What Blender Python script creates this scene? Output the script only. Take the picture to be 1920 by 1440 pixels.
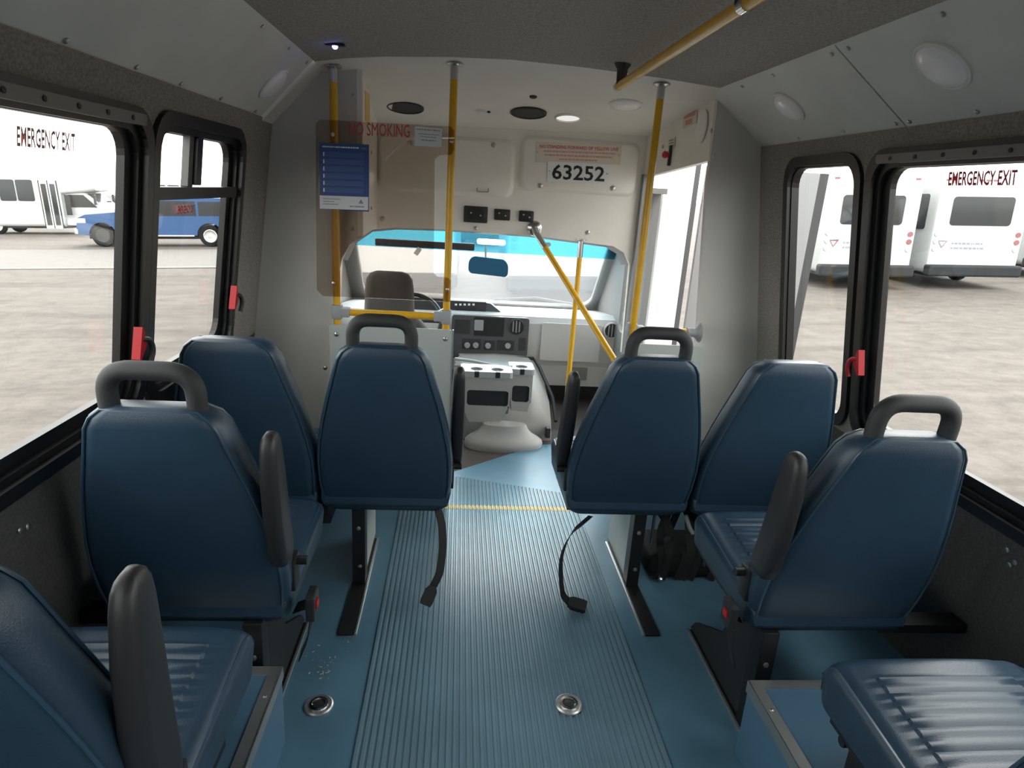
import bpy, bmesh, math, random
from mathutils import Vector, Matrix
random.seed(7)
C = bpy.context.scene.collection
for o in list(bpy.data.objects): bpy.data.objects.remove(o)

# ------------------------------------------------------------------ camera
# image taken as 1920 x 1440, focal length 1200 px; forward vanishing point, roll
FPX, VPX, VPY, ROLL = 1200.0, 865.0, 352.0, 0.065
CAM = Vector((0, 0, 1.42))
fw = Vector((VPX-960, VPY-720, FPX)).normalized()
p2 = Vector((VPX+1000-960, VPY+1000*ROLL-720, FPX))
dn = fw.cross(p2).normalized()
if dn.y < 0: dn = -dn
rt = dn.cross(fw)
A = Matrix((rt, fw, -dn))                      # camera (x right, y down, z ahead) -> bus frame
cd = bpy.data.cameras.new('camera'); cam = bpy.data.objects.new('camera', cd); C.objects.link(cam)
cd.sensor_width = 36; cd.lens = 36*FPX/1920; cd.clip_start = 0.02; cd.clip_end = 600
R3 = Matrix((A.col[0], -A.col[1], -A.col[2])).transposed()
cam.matrix_world = Matrix.Translation(CAM) @ R3.to_4x4()
bpy.context.scene.camera = cam
def ray(px, py): return A @ Vector((px-960, py-720, FPX))
def PX(px, py, x): d = ray(px, py); return CAM + d*((x-CAM.x)/d.x)
def PY(px, py, y): d = ray(px, py); return CAM + d*((y-CAM.y)/d.y)
def PZ(px, py, z): d = ray(px, py); return CAM + d*((z-CAM.z)/d.z)

# ------------------------------------------------------------------ light
W = bpy.data.worlds.new('overcast'); bpy.context.scene.world = W; W.use_nodes = True
nt = W.node_tree; nt.nodes.clear()
wo = nt.nodes.new('ShaderNodeOutputWorld'); bg = nt.nodes.new('ShaderNodeBackground')
bg.inputs[0].default_value = (1.0, 0.992, 0.965, 1); bg.inputs[1].default_value = 1.75
nt.links.new(bg.outputs[0], wo.inputs[0])
# hazy sun behind thin cloud, ahead of the bus (its light falls in through the windshield)
sl = bpy.data.lights.new('hazy_sun', 'SUN'); sl.energy = 2.1; sl.angle = math.radians(52); sl.color = (1, .97, .93)
so = bpy.data.objects.new('hazy_sun', sl); C.objects.link(so)
SAZ, SEL = math.radians(12), math.radians(37)
so.rotation_euler = Vector((math.sin(SAZ)*math.cos(SEL), math.cos(SAZ)*math.cos(SEL), math.sin(SEL))).to_track_quat('Z', 'Y').to_euler()
so.location = (30, 40, 40)
vs = bpy.context.scene.view_settings
vs.view_transform = 'Standard'; vs.look = 'None'; vs.gamma = 1.0; vs.use_curve_mapping = False
vs.exposure = 1.45

# ------------------------------------------------------------------ materials
def mat(name, col, rough=0.5, metal=0.0, noise=0.0, nscale=30.0, bump=0.0, bscale=200.0, col2=None, spec=0.5, emit=0.0, coat=0.0):
    m = bpy.data.materials.new(name); m.use_nodes = True
    n = m.node_tree.nodes; l = m.node_tree.links
    b = n['Principled BSDF']
    b.inputs['Base Color'].default_value = (*col, 1); b.inputs['Roughness'].default_value = rough
    b.inputs['Metallic'].default_value = metal; b.inputs['Specular IOR Level'].default_value = spec
    b.inputs['Coat Weight'].default_value = coat
    if emit:
        b.inputs['Emission Color'].default_value = (*col, 1); b.inputs['Emission Strength'].default_value = emit
    tc = n.new('ShaderNodeTexCoord')
    if noise or col2:
        t = n.new('ShaderNodeTexNoise'); t.inputs['Scale'].default_value = nscale; t.inputs['Detail'].default_value = 5
        l.new(tc.outputs['Object'], t.inputs['Vector'])
        r = n.new('ShaderNodeValToRGB'); l.new(t.outputs['Fac'], r.inputs['Fac'])
        c2 = col2 if col2 else tuple(min(1, c*(1+noise)) for c in col)
        c1 = col if col2 else tuple(c*(1-noise) for c in col)
        r.color_ramp.elements[0].color = (*c1, 1); r.color_ramp.elements[1].color = (*c2, 1)
        r.color_ramp.elements[0].position = 0.35; r.color_ramp.elements[1].position = 0.65
        l.new(r.outputs['Color'], b.inputs['Base Color'])
    if bump:
        t2 = n.new('ShaderNodeTexNoise'); t2.inputs['Scale'].default_value = bscale; t2.inputs['Detail'].default_value = 3
        l.new(tc.outputs['Object'], t2.inputs['Vector'])
        bp = n.new('ShaderNodeBump'); bp.inputs['Strength'].default_value = bump; bp.inputs['Distance'].default_value = 0.003
        l.new(t2.outputs['Fac'], bp.inputs['Height']); l.new(bp.outputs['Normal'], b.inputs['Normal'])
    return m
def glass(name, tint=(1, 1, 1), refl=0.5, rough=0.0, haze=0.0):
    m = bpy.data.materials.new(name); m.use_nodes = True
    n = m.node_tree.nodes; l = m.node_tree.links; n.clear()
    out = n.new('ShaderNodeOutputMaterial'); tr = n.new('ShaderNodeBsdfTransparent'); gl = n.new('ShaderNodeBsdfGlossy')
    tr.inputs[0].default_value = (*tint, 1); gl.inputs['Roughness'].default_value = rough
    lw = n.new('ShaderNodeLayerWeight'); lw.inputs[0].default_value = .5       # facing works alike on both faces of a pane
    pw = n.new('ShaderNodeMath'); pw.operation = 'POWER'; pw.inputs[1].default_value = 4; l.new(lw.outputs['Facing'], pw.inputs[0])
    mu = n.new('ShaderNodeMath'); mu.operation = 'MULTIPLY_ADD'; mu.inputs[1].default_value = refl; mu.inputs[2].default_value = .04*refl
    l.new(pw.outputs[0], mu.inputs[0])
    mx = n.new('ShaderNodeMixShader'); l.new(mu.outputs[0], mx.inputs[0]); l.new(tr.outputs[0], mx.inputs[1]); l.new(gl.outputs[0], mx.inputs[2])
    last = mx
    if haze:
        df = n.new('ShaderNodeBsdfTranslucent'); df.inputs[0].default_value = (.9, .95, 1, 1)
        m2 = n.new('ShaderNodeMixShader'); m2.inputs[0].default_value = haze
        l.new(mx.outputs[0], m2.inputs[1]); l.new(df.outputs[0], m2.inputs[2]); last = m2
    l.new(last.outputs[0], out.inputs[0])
    return m
M = {}
M['fabric'] = mat('grey fabric lining', (.26, .247, .226), .95, noise=.22, nscale=160, bump=.6, bscale=420, spec=.2)
M['cove'] = mat('light grey moulded panel', (.66, .66, .63), .45, noise=.04, nscale=6, bump=.08, bscale=300)
M['beige'] = mat('warm grey moulded plastic', (.79, .755, .70), .5, noise=.03, nscale=5, bump=.08, bscale=260)
M['bulk'] = mat('grey laminate panel', (.56, .55, .515), .45, noise=.04, nscale=4, bump=.05, bscale=300)
M['lower'] = mat('dark grey lower wall lining', (.06, .06, .058), .8, noise=.2, nscale=120, bump=.4, bscale=400)
M['vinyl'] = mat('blue vinyl upholstery', (.020, .045, .076), .34, noise=.06, nscale=9, bump=.22, bscale=520, spec=.5)
M['piping'] = mat('blue vinyl piping', (.026, .06, .10), .30)
M['rubber'] = mat('blue rubber floor', (.095, .205, .29), .30, noise=.10, nscale=5, bump=.12, bscale=300)
M['rib'] = mat('blue ribbed rubber', (.125, .212, .270), .26, noise=.10, nscale=4, bump=.06, bscale=250, spec=.38)
M['boxblue'] = mat('blue wheel housing vinyl', (.07, .155, .24), .45, noise=.06, nscale=6)
M['black'] = mat('black painted steel', (.012, .012, .014), .42)
M['blackplastic'] = mat('black moulded plastic', (.018, .018, .02), .45, bump=.1, bscale=400)
M['frame'] = mat('black window frame', (.010, .010, .011), .33)
M['rail'] = mat('grey aluminium window rail', (.16, .16, .16), .45, metal=.4)
M['foam'] = mat('charcoal foam grip', (.022, .024, .026), .62, bump=.2, bscale=500)
M['yellow'] = mat('yellow powder coat', (.72, .40, .018), .3, noise=.05, nscale=20)
M['yellowline'] = mat('yellow floor line', (.85, .60, .18), .5)
M['chrome'] = mat('chrome', (.62, .62, .62), .18, metal=1)
M['alu'] = mat('aluminium', (.62, .62, .60), .35, metal=.9)
M['greyfit'] = mat('grey plastic fitting', (.33, .35, .36), .45)
M['modesty'] = mat('grey modesty laminate', (.46, .50, .485), .4)
M['white'] = mat('white plastic', (.80, .80, .78), .35)
M['lens'] = mat('white lamp lens', (.92, .90, .91), .3, coat=.3)
M['lamp_on'] = mat('lit lamp lens', (1, 1, 1), .3, emit=1.2)
M['lamp_dim'] = mat('dimly lit lamp lens', (1, .98, .95), .3, emit=.22)
M['led'] = mat('blue led', (.12, .16, 1.0), .3, emit=9.0)
M['red'] = mat('red plastic', (.42, .012, .018), .4)
M['redtext'] = mat('red print', (.55, .03, .05), .5)
M['redfade'] = mat('faded red print', (.60, .30, .25), .6)
M['signcream'] = mat('aged cream sign', (.66, .59, .50), .5)
M['signwhite'] = mat('white sign', (.74, .77, .79), .45)
M['ink'] = mat('black print', (.01, .01, .012), .5)
M['inkgrey'] = mat('grey print', (.25, .27, .29), .5)
M['posterblue'] = mat('poster blue', (.025, .075, .26), .4)
M['posterlight'] = mat('poster pale blue', (.045, .11, .32), .4)
M['postergreen'] = mat('poster green print', (.10, .30, .10), .4)
M['yellowsticker'] = mat('yellow sticker', (.70, .48, .15), .5)
M['dash'] = mat('grey dashboard plastic', (.52, .52, .525), .45, bump=.1, bscale=300)
M['dashdark'] = mat('charcoal dashboard panel', (.075, .078, .085), .45)
M['dog'] = mat('grey engine cover plastic', (.33, .33, .323), .45, noise=.05, nscale=4, bump=.1, bscale=300)
M['cabfloor'] = mat('brown grey cab carpet', (.065, .056, .052), .9, bump=.4, bscale=300)
M['cabdark'] = mat('dark cab trim', (.03, .03, .033), .6)
M['cabtrim'] = mat('grey cab pillar trim', (.20, .20, .20), .55)
M['seatgrey'] = mat('grey driver seat cloth', (.085, .080, .076), .85, bump=.3, bscale=400)
M['webbing'] = mat('black belt webbing', (.012, .012, .013), .75, bump=.3, bscale=500)
M['screw'] = mat('steel screw', (.5, .5, .48), .3, metal=.9)
M['mirrorblue'] = mat('blue tinted mirror back', (.015, .11, .22), .3)
M['paper'] = mat('paper', (.8, .8, .8), .7)
M['carpaint'] = mat('white vehicle paint', (.50, .515, .52), .3, coat=.2)
M['carwin'] = mat('vehicle window glass', (.035, .038, .04), .08, spec=.35)
M['bluepaint'] = mat('blue vehicle paint', (.015, .072, .20), .3, coat=.2)
M['tyre'] = mat('black tyre', (.010, .010, .011), .95, spec=.1)
M['bumper'] = mat('dark grey bumper', (.026, .029, .032), .6, spec=.2)
M['skirt'] = mat('pale grey skirt', (.42, .44, .46), .4)
M['tail'] = mat('tail lamp', (.28, .10, .10), .3)
M['bark'] = mat('grey bark', (.33, .30, .27), .9)
M['asphalt'] = mat('pale asphalt', (.135, .126, .117), .9, noise=.06, nscale=3)
M['paintline'] = mat('white road paint', (.30, .29, .28), .8)
M['win'] = glass('window glass', (.97, .985, .98), .55)
M['shield'] = glass('windshield glass', (.96, .985, .985), .5, haze=.05)
M['tintband'] = glass('blue windshield band', (.36, .76, .89), .3)
M['plexi'] = glass('tinted acrylic', (.80, .755, .72), .5)
M['mirrorglass'] = mat('mirror glass', (.5, .5, .52), .05, metal=1)
def dirt_mat():
    m = mat('pale dirt', (.38, .33, .27), .95, bump=.8, bscale=6)
    n = m.node_tree.nodes; l = m.node_tree.links; b = n['Principled BSDF']
    tc = n.new('ShaderNodeTexCoord'); t = n.new('ShaderNodeTexNoise'); t.inputs['Scale'].default_value = 2.6; t.inputs['Detail'].default_value = 12; t.inputs['Roughness'].default_value = .78
    l.new(tc.outputs['Object'], t.inputs['Vector'])
    r = n.new('ShaderNodeValToRGB'); l.new(t.outputs['Fac'], r.inputs['Fac'])
    r.color_ramp.elements[0].color = (.066, .055, .048, 1); r.color_ramp.elements[0].position = .32
    r.color_ramp.elements[1].color = (.124, .107, .094, 1); r.color_ramp.elements[1].position = .62
    mp = n.new('ShaderNodeMapping'); mp.inputs['Scale'].default_value = (.12, .9, 1); mp.inputs['Rotation'].default_value = (0, 0, .25)
    l.new(tc.outputs['Object'], mp.inputs[0])
    t2 = n.new('ShaderNodeTexNoise'); t2.inputs['Scale'].default_value = 1.0; t2.inputs['Detail'].default_value = 10; t2.inputs['Roughness'].default_value = .7; l.new(mp.outputs[0], t2.inputs['Vector'])
    r2 = n.new('ShaderNodeValToRGB'); l.new(t2.outputs['Fac'], r2.inputs['Fac'])
    r2.color_ramp.elements[0].color = (.70, .68, .66, 1); r2.color_ramp.elements[0].position = .38
    r2.color_ramp.elements[1].color = (1, 1, 1, 1); r2.color_ramp.elements[1].position = .52
    mx = n.new('ShaderNodeMixRGB'); mx.blend_type = 'MULTIPLY'; mx.inputs[0].default_value = 1
    l.new(r.outputs[0], mx.inputs[1]); l.new(r2.outputs[0], mx.inputs[2]); l.new(mx.outputs[0], b.inputs['Base Color'])
    return m
M['dirt'] = dirt_mat()
M['doorshaded'] = mat('white door paint darkened for shade', (.30, .30, .31), .4)  # white door; shade on its inward face is put into the colour
M['doorseal'] = mat('grey door seal', (.05, .05, .054), .6)
M['headliner'] = mat('grey ceiling fabric', (.385, .362, .325), .95, noise=.2, nscale=160, bump=.6, bscale=420, spec=.2)

# ------------------------------------------------------------------ helpers
def obj(name, bm, m, parent=None, smooth=False, loc=None):
    me = bpy.data.meshes.new(name)
    bmesh.ops.remove_doubles(bm, verts=bm.verts, dist=1e-6)
    bmesh.ops.recalc_face_normals(bm, faces=bm.faces)
    bm.to_mesh(me); bm.free()
    me.materials.append(M[m] if isinstance(m, str) else m)
    if smooth:
        me.polygons.foreach_set('use_smooth', [True]*len(me.polygons))
        try: me.set_sharp_from_angle(angle=math.radians(38))
        except Exception: pass
    o = bpy.data.objects.new(name, me); C.objects.link(o)
    if parent: o.parent = parent
    if loc is not None: o.location = loc
    return o
def tag(o, label, cat, group=None, kind=None):
    o['label'] = label; o['category'] = cat
    if group: o['group'] = group
    if kind: o['kind'] = kind
    return o
def thing(name, label, cat, loc=(0, 0, 0), group=None, kind=None):
    o = bpy.data.objects.new(name, None); C.objects.link(o); o.location = loc; o.empty_display_size = .1
    return tag(o, label, cat, group, kind)
def rebase(t, loc):                                  # put a thing's Empty at its base, parts stay where they are
    loc = Vector(loc)
    for ch in t.children: ch.location = Vector(ch.location) - loc
    t.location = loc
def copy_tree(o, parent=None):
    c = o.copy(); C.objects.link(c)
    if parent: c.parent = parent
    for ch in list(o.children): copy_tree(ch, c)
    return c
def BM(): return bmesh.new()
def box(bm, a, b, bevel=0.0, seg=2):
    x0, y0, z0 = a; x1, y1, z1 = b
    r = bmesh.ops.create_cube(bm, size=1)
    for v in r['verts']:
        v.co = Vector(((x0+x1)/2+v.co.x*(x1-x0), (y0+y1)/2+v.co.y*(y1-y0), (z0+z1)/2+v.co.z*(z1-z0)))
    if bevel:
        es = list({e for v in r['verts'] for e in v.link_edges})
        bmesh.ops.bevel(bm, geom=es, offset=bevel, segments=seg, affect='EDGES', profile=.5)
    return bm
def loft(bm, secs, cap=True, closed=True):
    rows = [[bm.verts.new(p) for p in s] for s in secs]
    n = len(rows[0])
    for a, b in zip(rows, rows[1:]):
        for i in range(n if closed else n-1):
            j = (i+1) % n
            try: bm.faces.new((a[i], a[j], b[j], b[i]))
            except ValueError: pass
    if cap:
        for r in (rows[0], rows[-1]):
            try: bm.faces.new(r)
            except ValueError: pass
    return bm
def tube(bm, path, r, n=12, closed=False, rs=None):
    path = [Vector(p) for p in path]; N = len(path); secs = []
    up = None
    for i, p in enumerate(path):
        if closed: t = path[(i+1) % N]-path[i-1]
        else: t = path[min(i+1, N-1)]-path[max(i-1, 0)]
        t.normalize()
        if up is None:
            up = Vector((0, 0, 1)) if abs(t.z) < .9 else Vector((0, 1, 0))
        s = t.cross(up).normalized(); up = s.cross(t).normalized()
        rr_ = rs[i] if rs else r
        secs.append([p + (s*math.cos(a)+up*math.sin(a))*rr_ for a in [2*math.pi*k/n for k in range(n)]])
    if closed: secs.append(secs[0])
    return loft(bm, secs, cap=not closed)
def arc_path(pts, r, seg=6):                          # polyline with rounded corners
    pts = [Vector(p) for p in pts]; out = [pts[0]]
    for i in range(1, len(pts)-1):
        a, b, c = pts[i-1], pts[i], pts[i+1]
        d1 = (a-b).normalized(); d2 = (c-b).normalized()
        rr_ = min(r, (a-b).length*.49, (c-b).length*.49)
        s, e = b+d1*rr_, b+d2*rr_
        for k in range(seg+1):
            t = k/seg; out.append((1-t)**2*s + 2*t*(1-t)*b + t*t*e)
    out.append(pts[-1]); return out
def rr(u0, v0, u1, v1, r, n=6):
    r = min(r, abs(u1-u0)/2*.99, abs(v1-v0)/2*.99); L = []
    for cx, cy, a0 in ((u1-r, v1-r, 0), (u0+r, v1-r, 90), (u0+r, v0+r, 180), (u1-r, v0+r, 270)):
        for k in range(n+1):
            a = math.radians(a0+90*k/n); L.append((cx+r*math.cos(a), cy+r*math.sin(a)))
    return L
def plate(bm, outer, holes, t, fn):
    """flat plate with holes; fn(u, v, w) gives the point, w from 0 to t"""
    tmp = bmesh.new(); edges = []; loops = [outer]+list(holes)
    for L in loops:
        vs_ = [tmp.verts.new((u, v, 0)) for u, v in L]
        for i in range(len(vs_)): edges.append(tmp.edges.new((vs_[i], vs_[(i+1) % len(vs_)])))
    bmesh.ops.triangle_fill(tmp, use_beauty=True, use_dissolve=False, edges=edges)
    tmp.verts.index_update()
    vv = [(v.co.x, v.co.y) for v in tmp.verts]; ff = [[v.index for v in f.verts] for f in tmp.faces]
    tmp.free()
    f0 = [bm.verts.new(fn(u, v, 0)) for u, v in vv]; f1 = [bm.verts.new(fn(u, v, t)) for u, v in vv]
    for f in ff:
        bm.faces.new([f0[i] for i in f]); bm.faces.new([f1[i] for i in reversed(f)])
    k = 0
    for L in loops:
        n = len(L)
        for i in range(n):
            a, b = k+i, k+(i+1) % n
            bm.faces.new((f0[a], f0[b], f1[b], f1[a]))
        k += n
    return bm
def fY(y): return lambda u, v, w: Vector((u, y+w, v))
def fX(x): return lambda u, v, w: Vector((x+w, u, v))
def fZ(z): return lambda u, v, w: Vector((u, v, z+w))
def frame_fn(p0, e1, e2):
    e1 = Vector(e1).normalized(); e2 = Vector(e2).normalized(); n = e1.cross(e2); p0 = Vector(p0)
    return lambda u, v, w: p0+e1*u+e2*v+n*w
def disc(bm, c, axis, r, h, n=20, r2=None, sx=1.0):
    axis = Vector(axis).normalized(); c = Vector(c)
    s = axis.cross(Vector((0, 0, 1)) if abs(axis.z) < .9 else Vector((0, 1, 0))).normalized(); t = axis.cross(s)
    r2 = r if r2 is None else r2
    return loft(bm, [[c+axis*hh+(s*math.cos(a)*sx+t*math.sin(a))*q for a in [2*math.pi*k/n for k in range(n)]] for hh, q in ((0, r), (h, r2))])
def lathe(bm, c, axis, prof, n=24):
    axis = Vector(axis).normalized(); c = Vector(c)
    s = axis.cross(Vector((0, 0, 1)) if abs(axis.z) < .9 else Vector((0, 1, 0))).normalized(); t = axis.cross(s)
    return loft(bm, [[c+axis*h+(s*math.cos(a)+t*math.sin(a))*max(r, 1e-4) for a in [2*math.pi*k/n for k in range(n)]] for r, h in prof])
def text(name, s, m, parent, fn, width, height=None, bold=0.0):
    """flat lettering: fn(u, v, w); text spans 0..width, 0..height"""
    cu = bpy.data.curves.new(name, 'FONT'); cu.body = s; cu.resolution_u = 2; cu.offset = bold
    o = bpy.data.objects.new(name, cu); C.objects.link(o)
    bpy.context.view_layer.update()
    me = bpy.data.meshes.new_from_object(o.evaluated_get(bpy.context.evaluated_depsgraph_get()))
    bpy.data.objects.remove(o)
    xs = [v.co.x for v in me.vertices]; ys = [v.co.y for v in me.vertices]
    k = width/(max(xs)-min(xs)); ky = height/(max(ys)-min(ys)) if height else k
    x0, y0 = min(xs), min(ys)
    for v in me.vertices: v.co = fn((v.co.x-x0)*k, (v.co.y-y0)*ky, 0)
    me.materials.clear(); me.materials.append(M[m]); me.name = name
    t = bpy.data.objects.new(name, me); C.objects.link(t); t.parent = parent
    return t
def bars(name, m, parent, fn, rows, th):
    """unreadable print: rows of short strokes (u0, u1, v, h)"""
    bm = BM(); rnd = random.Random(3)
    for u0, u1, v, h in rows:
        u = u0
        while u < u1:
            w = min(rnd.uniform(.6, 2.6)*h, u1-u)
            ps = [fn(u, v, 0), fn(u+w, v, 0), fn(u+w, v+h, 0), fn(u, v+h, 0)]
            bm.faces.new([bm.verts.new(p) for p in ps]); u += w+h*.45
    return obj(name, bm, m, parent)
def screws(parent, pts, axis, r=.006, name='screw'):
    me = None
    for p in pts:
        if me is None:
            bm = BM(); lathe(bm, (0, 0, 0), axis, [(r, 0), (r*.95, r*.35), (r*.5, r*.6), (0, r*.62)], 10)
            o = obj(name, bm, 'screw', parent, True); me = o.data; o.location = p
        else:
            o = bpy.data.objects.new(name, me); C.objects.link(o); o.parent = parent; o.location = p

# ------------------------------------------------------------------ the ground outside (the bus leans against it)
na = ray(100, 353).cross(ray(1820, 378)).normalized()
if na.z < 0: na = -na
G0 = Vector((.235, 1.0, -.80))
def GR(px, py): d = ray(px, py); return CAM + d*((G0-CAM).dot(na)/d.dot(na))
def place(o, p, heading):                             # stand a thing on the ground, local +x along heading
    h = Vector((heading[0], heading[1], 0)); h = (h-na*h.dot(na)).normalized(); s = na.cross(h)
    m = Matrix((h, s, na)).transposed().to_4x4(); m.translation = p; o.matrix_world = m
bm = BM()
N = 60
for i in range(1): box(bm, (-220, -220, -.5), (220, 260, 0))
g = obj('ground', bm, 'dirt'); place(g, G0, (1, 0)); tag(g, 'pale brown dirt lot with tyre tracks outside the bus', 'ground', kind='structure')
def ground_strip(name, m, pa, pb, w, label, cat, lift):
    d = (pb-pa); mid = pa; bm = BM(); box(bm, (-60, -w/2, -.05), (d.length*3, w/2, lift), 0)
    o = obj(name, bm, m); place(o, mid, (d.x, d.y)); tag(o, label, cat, kind='structure'); return o
l0, l1 = GR(0, 506), GR(400, 503); r0, r1 = GR(0, 470), GR(400, 468)
dl = (l1-l0).normalized(); wid = (((r0+r1)/2)-((l0+l1)/2)).cross(dl).length
bm = BM(); box(bm, (-40, 0, -.05), (9, wid, .02)); o = obj('road', bm, 'asphalt'); place(o, l0, (dl.x, dl.y)); tag(o, 'strip of pale grey asphalt road across the dirt lot', 'road', kind='structure')
bm = BM(); box(bm, (-40, .05, 0), (9, .22, .03)); o = obj('road_line', bm, 'paintline'); place(o, l0, (dl.x, dl.y)); tag(o, 'white painted edge line along the asphalt road', 'road line', kind='structure')

# ------------------------------------------------------------------ the bus shell
YB, YR, YC, YH = 2.84, -1.30, 2.72, 3.60              # bulkhead, rear wall, fabric ceiling edge, cab header
def xl(z): return -.9793+.13*z
def xr(z): return 1.5418-.16*z
fL = lambda u, v, w: Vector((xl(v)-w, u, v))          # w outward
fR = lambda u, v, w: Vector((xr(v)+w, u, v))
ZL, ZR_ = 1.632, 1.667
# window outlines (y0, z0, y1, z1)
W1L = (.55, .775, 1.775, 1.545); W2L = (1.80, .765, 2.495, 1.555)
W1R = (.72, .665, 2.05, 1.60); W2R = (2.095, .665, 2.59, 1.60)
W3L = (-1.0, .775, .50, 1.545); W3R = (-.95, .665, .66, 1.60)
hl = [rr(a, b, c, d, .085) for a, b, c, d in (W1L, W2L, W3L)]
hr = [rr(a, b, c, d, .085) for a, b, c, d in (W1R, W2R, W3R)]
bm = BM(); plate(bm, [(YR, .755), (YB, .755), (YB, ZL), (YR, ZL)], hl, .035, fL)
wl = obj('wall_left', bm, 'fabric'); tag(wl, 'grey fabric lined left side wall with window openings', 'wall', kind='structure')
bm = BM(); plate(bm, [(YR, 0), (YB, 0), (YB, .755), (YR, .755)], [], .035, fL); obj('lower_lining', bm, 'lower', wl)
bm = BM(); plate(bm, [(YR, .645), (YB, .645), (YB, ZR_), (YR, ZR_)], hr, .035, fR)
wr = obj('wall_right', bm, 'fabric'); tag(wr, 'grey fabric lined right side wall with window openings', 'wall', kind='structure')
bm = BM(); plate(bm, [(YR, 0), (YB, 0), (YB, .645), (YR, .645)], [], .035, fR); obj('lower_lining', bm, 'lower', wr)
screws(wl, [Vector((xl(.68)+.001, 1.26, .68)), Vector((xl(.675)+.001, 1.285, .675))], (1, 0, .1), .008)
screws(wr, [Vector((xr(.592)-.001, 1.33, .592)), Vector((xr(.575)-.001, 1.345, .575)), Vector((xr(.60)-.001, 1.36, .61))], (-1, 0, -.1), .008)
# floor
bm = BM(); plate(bm, [(xl(0)-.03, YR), (xr(0)+.03, YR), (xr(0)+.03, YB), (.74, YB), (.62, 3.5), (.51, 3.48), (.02, 3.08), (-.56, 3.0), (-.56, YB), (xl(0)-.03, YB)], [], -.06, fZ(0))
fl = obj('floor', bm, 'rubber'); tag(fl, 'blue smooth rubber floor of the bus', 'floor', kind='structure')
# ribbed aisle mat
MX0, MX1 = -.225, .612
bm = BM(); nr = 46; pit = (MX1-MX0)/nr; prof = []
for k in range(nr):
    x = MX0+k*pit
    prof += [(x+.0005, .002), (x+pit*.2, .0058), (x+pit*.62, .0058), (x+pit*.8, .002)]
def yend(x): return 3.02 - .335*(x-.0)*.9
pv = [(bm.verts.new((x, YR+.02, z)), bm.verts.new((x, min(3.02, yend(x)), z))) for x, z in prof]
for a, b in zip(pv, pv[1:]): bm.faces.new((a[0], b[0], b[1], a[1]))
o = obj('aisle_mat', bm, 'rib'); tag(o, 'long blue ribbed rubber aisle mat down the middle of the floor', 'floor mat')
mat_obj = o
# yellow line across the mat
bm = BM(); y0 = 2.665
for k in range(nr):
    x = MX0+k*pit
    box(bm, (x+pit*.2, y0, .0055), (x+pit*.62, y0+.035, .0066)); 
box(bm, (MX0, y0, .0015), (MX1, y0+.035, .0027))
o = obj('standing_line', bm, 'yellowline'); tag(o, 'yellow standing line painted across the ribbed aisle mat', 'floor line')
# floor anchors
def anchor(p, label):
    t = thing('floor_anchor', label, 'floor anchor', p, 'round floor anchors')
    bm = BM(); lathe(bm, (0, 0, 0), (0, 0, 1), [(.040, 0), (.040, .004), (.036, .007), (.029, .006)], 28); obj('flange', bm, 'alu', t, True)
    bm = BM(); lathe(bm, (0, 0, .0045), (0, 0, 1), [(.027, 0), (.026, .005), (.019, .006), (.017, .002)], 24); obj('ring', bm, 'chrome', t, True)
    bm = BM(); lathe(bm, (0, 0, .004), (0, 0, 1), [(.016, 0), (.014, .004), (0, .005)], 20); obj('core', bm, 'blackplastic', t, True)
anchor((-.345, 1.495, 0), 'round metal floor anchor on the smooth blue floor beside the ribbed mat')
anchor((.366, 1.485, .0058), 'round metal floor anchor set in the ribbed aisle mat')
# debris on the floor
bm = BM(); rnd = random.Random(5)
for k in range(46):
    px, py = rnd.choice([(600, 1245), (585, 1215), (608, 1258), (625, 1235), (600, 1265), (655, 1195)])
    p = PZ(px+rnd.gauss(0, 9), py+rnd.gauss(0, 8), .0015); s = rnd.uniform(.0015, .006); a = rnd.uniform(0, 3)
    if p.x > MX0-.02 or (Vector((p.x+.345, p.y-1.495)).length < .05): continue
    c, d = math.cos(a)*s, math.sin(a)*s
    bm.faces.new([bm.verts.new(p+Vector(q)) for q in ((c, d, 0), (-d*.4, c*.4, .001), (-c, -d, 0), (d*.4, -c*.4, .001))])
o = obj('dirt_flakes', bm, 'signcream'); tag(o, 'pale dried dirt flakes scattered on the blue floor', 'dirt', kind='stuff')

# ceiling
arch = [(-.57, 1.842), (-.451, 1.862), (-.311, 1.878), (-.049, 1.896), (.176, 1.904), (.469, 1.898), (.792, 1.882), (1.013, 1.865)]
def zc(x):
    for (a, b), (c, d) in zip(arch, arch[1:]):
        if a <= x <= c: return b+(d-b)*(x-a)/(c-a)
    return arch[0][1] if x < arch[0][0] else arch[-1][1]
bm = BM(); secs = []
for y in (YR, YC): secs.append([Vector((x, y, z)) for x, z in arch]+[Vector((x, y, z+.035)) for x, z in reversed(arch)])
loft(bm, secs); o = obj('ceiling', bm, 'headliner'); tag(o, 'dark grey fabric lined arched ceiling', 'ceiling', kind='structure')
bm = BM(); secs = []
pts = [(-.66, 1.842)]+[(x, z) for x, z in arch]+[(1.10, 1.866)]
za = lambda x: 1.715+(1.742-1.715)*(x+.45)/(1.435)
for t in [k/8 for k in range(9)]:
    y = YC+.0+(YH-YC)*t; row = []
    for x, z in pts:
        f = (x+.57)/(1.583); x1 = -.46+f*1.46
        row.append(Vector((x+(x1-x)*t, y, z+.004+(za(x1)-z)*(t**.9))))
    secs.append(row+[p+Vector((0, 0, .03)) for p in reversed(row)])
loft(bm, secs); ccl = obj('ceiling', bm, 'beige', None, True); tag(ccl, 'smooth warm grey front ceiling panel sloping down to the cab header', 'ceiling', kind='structure')
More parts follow.
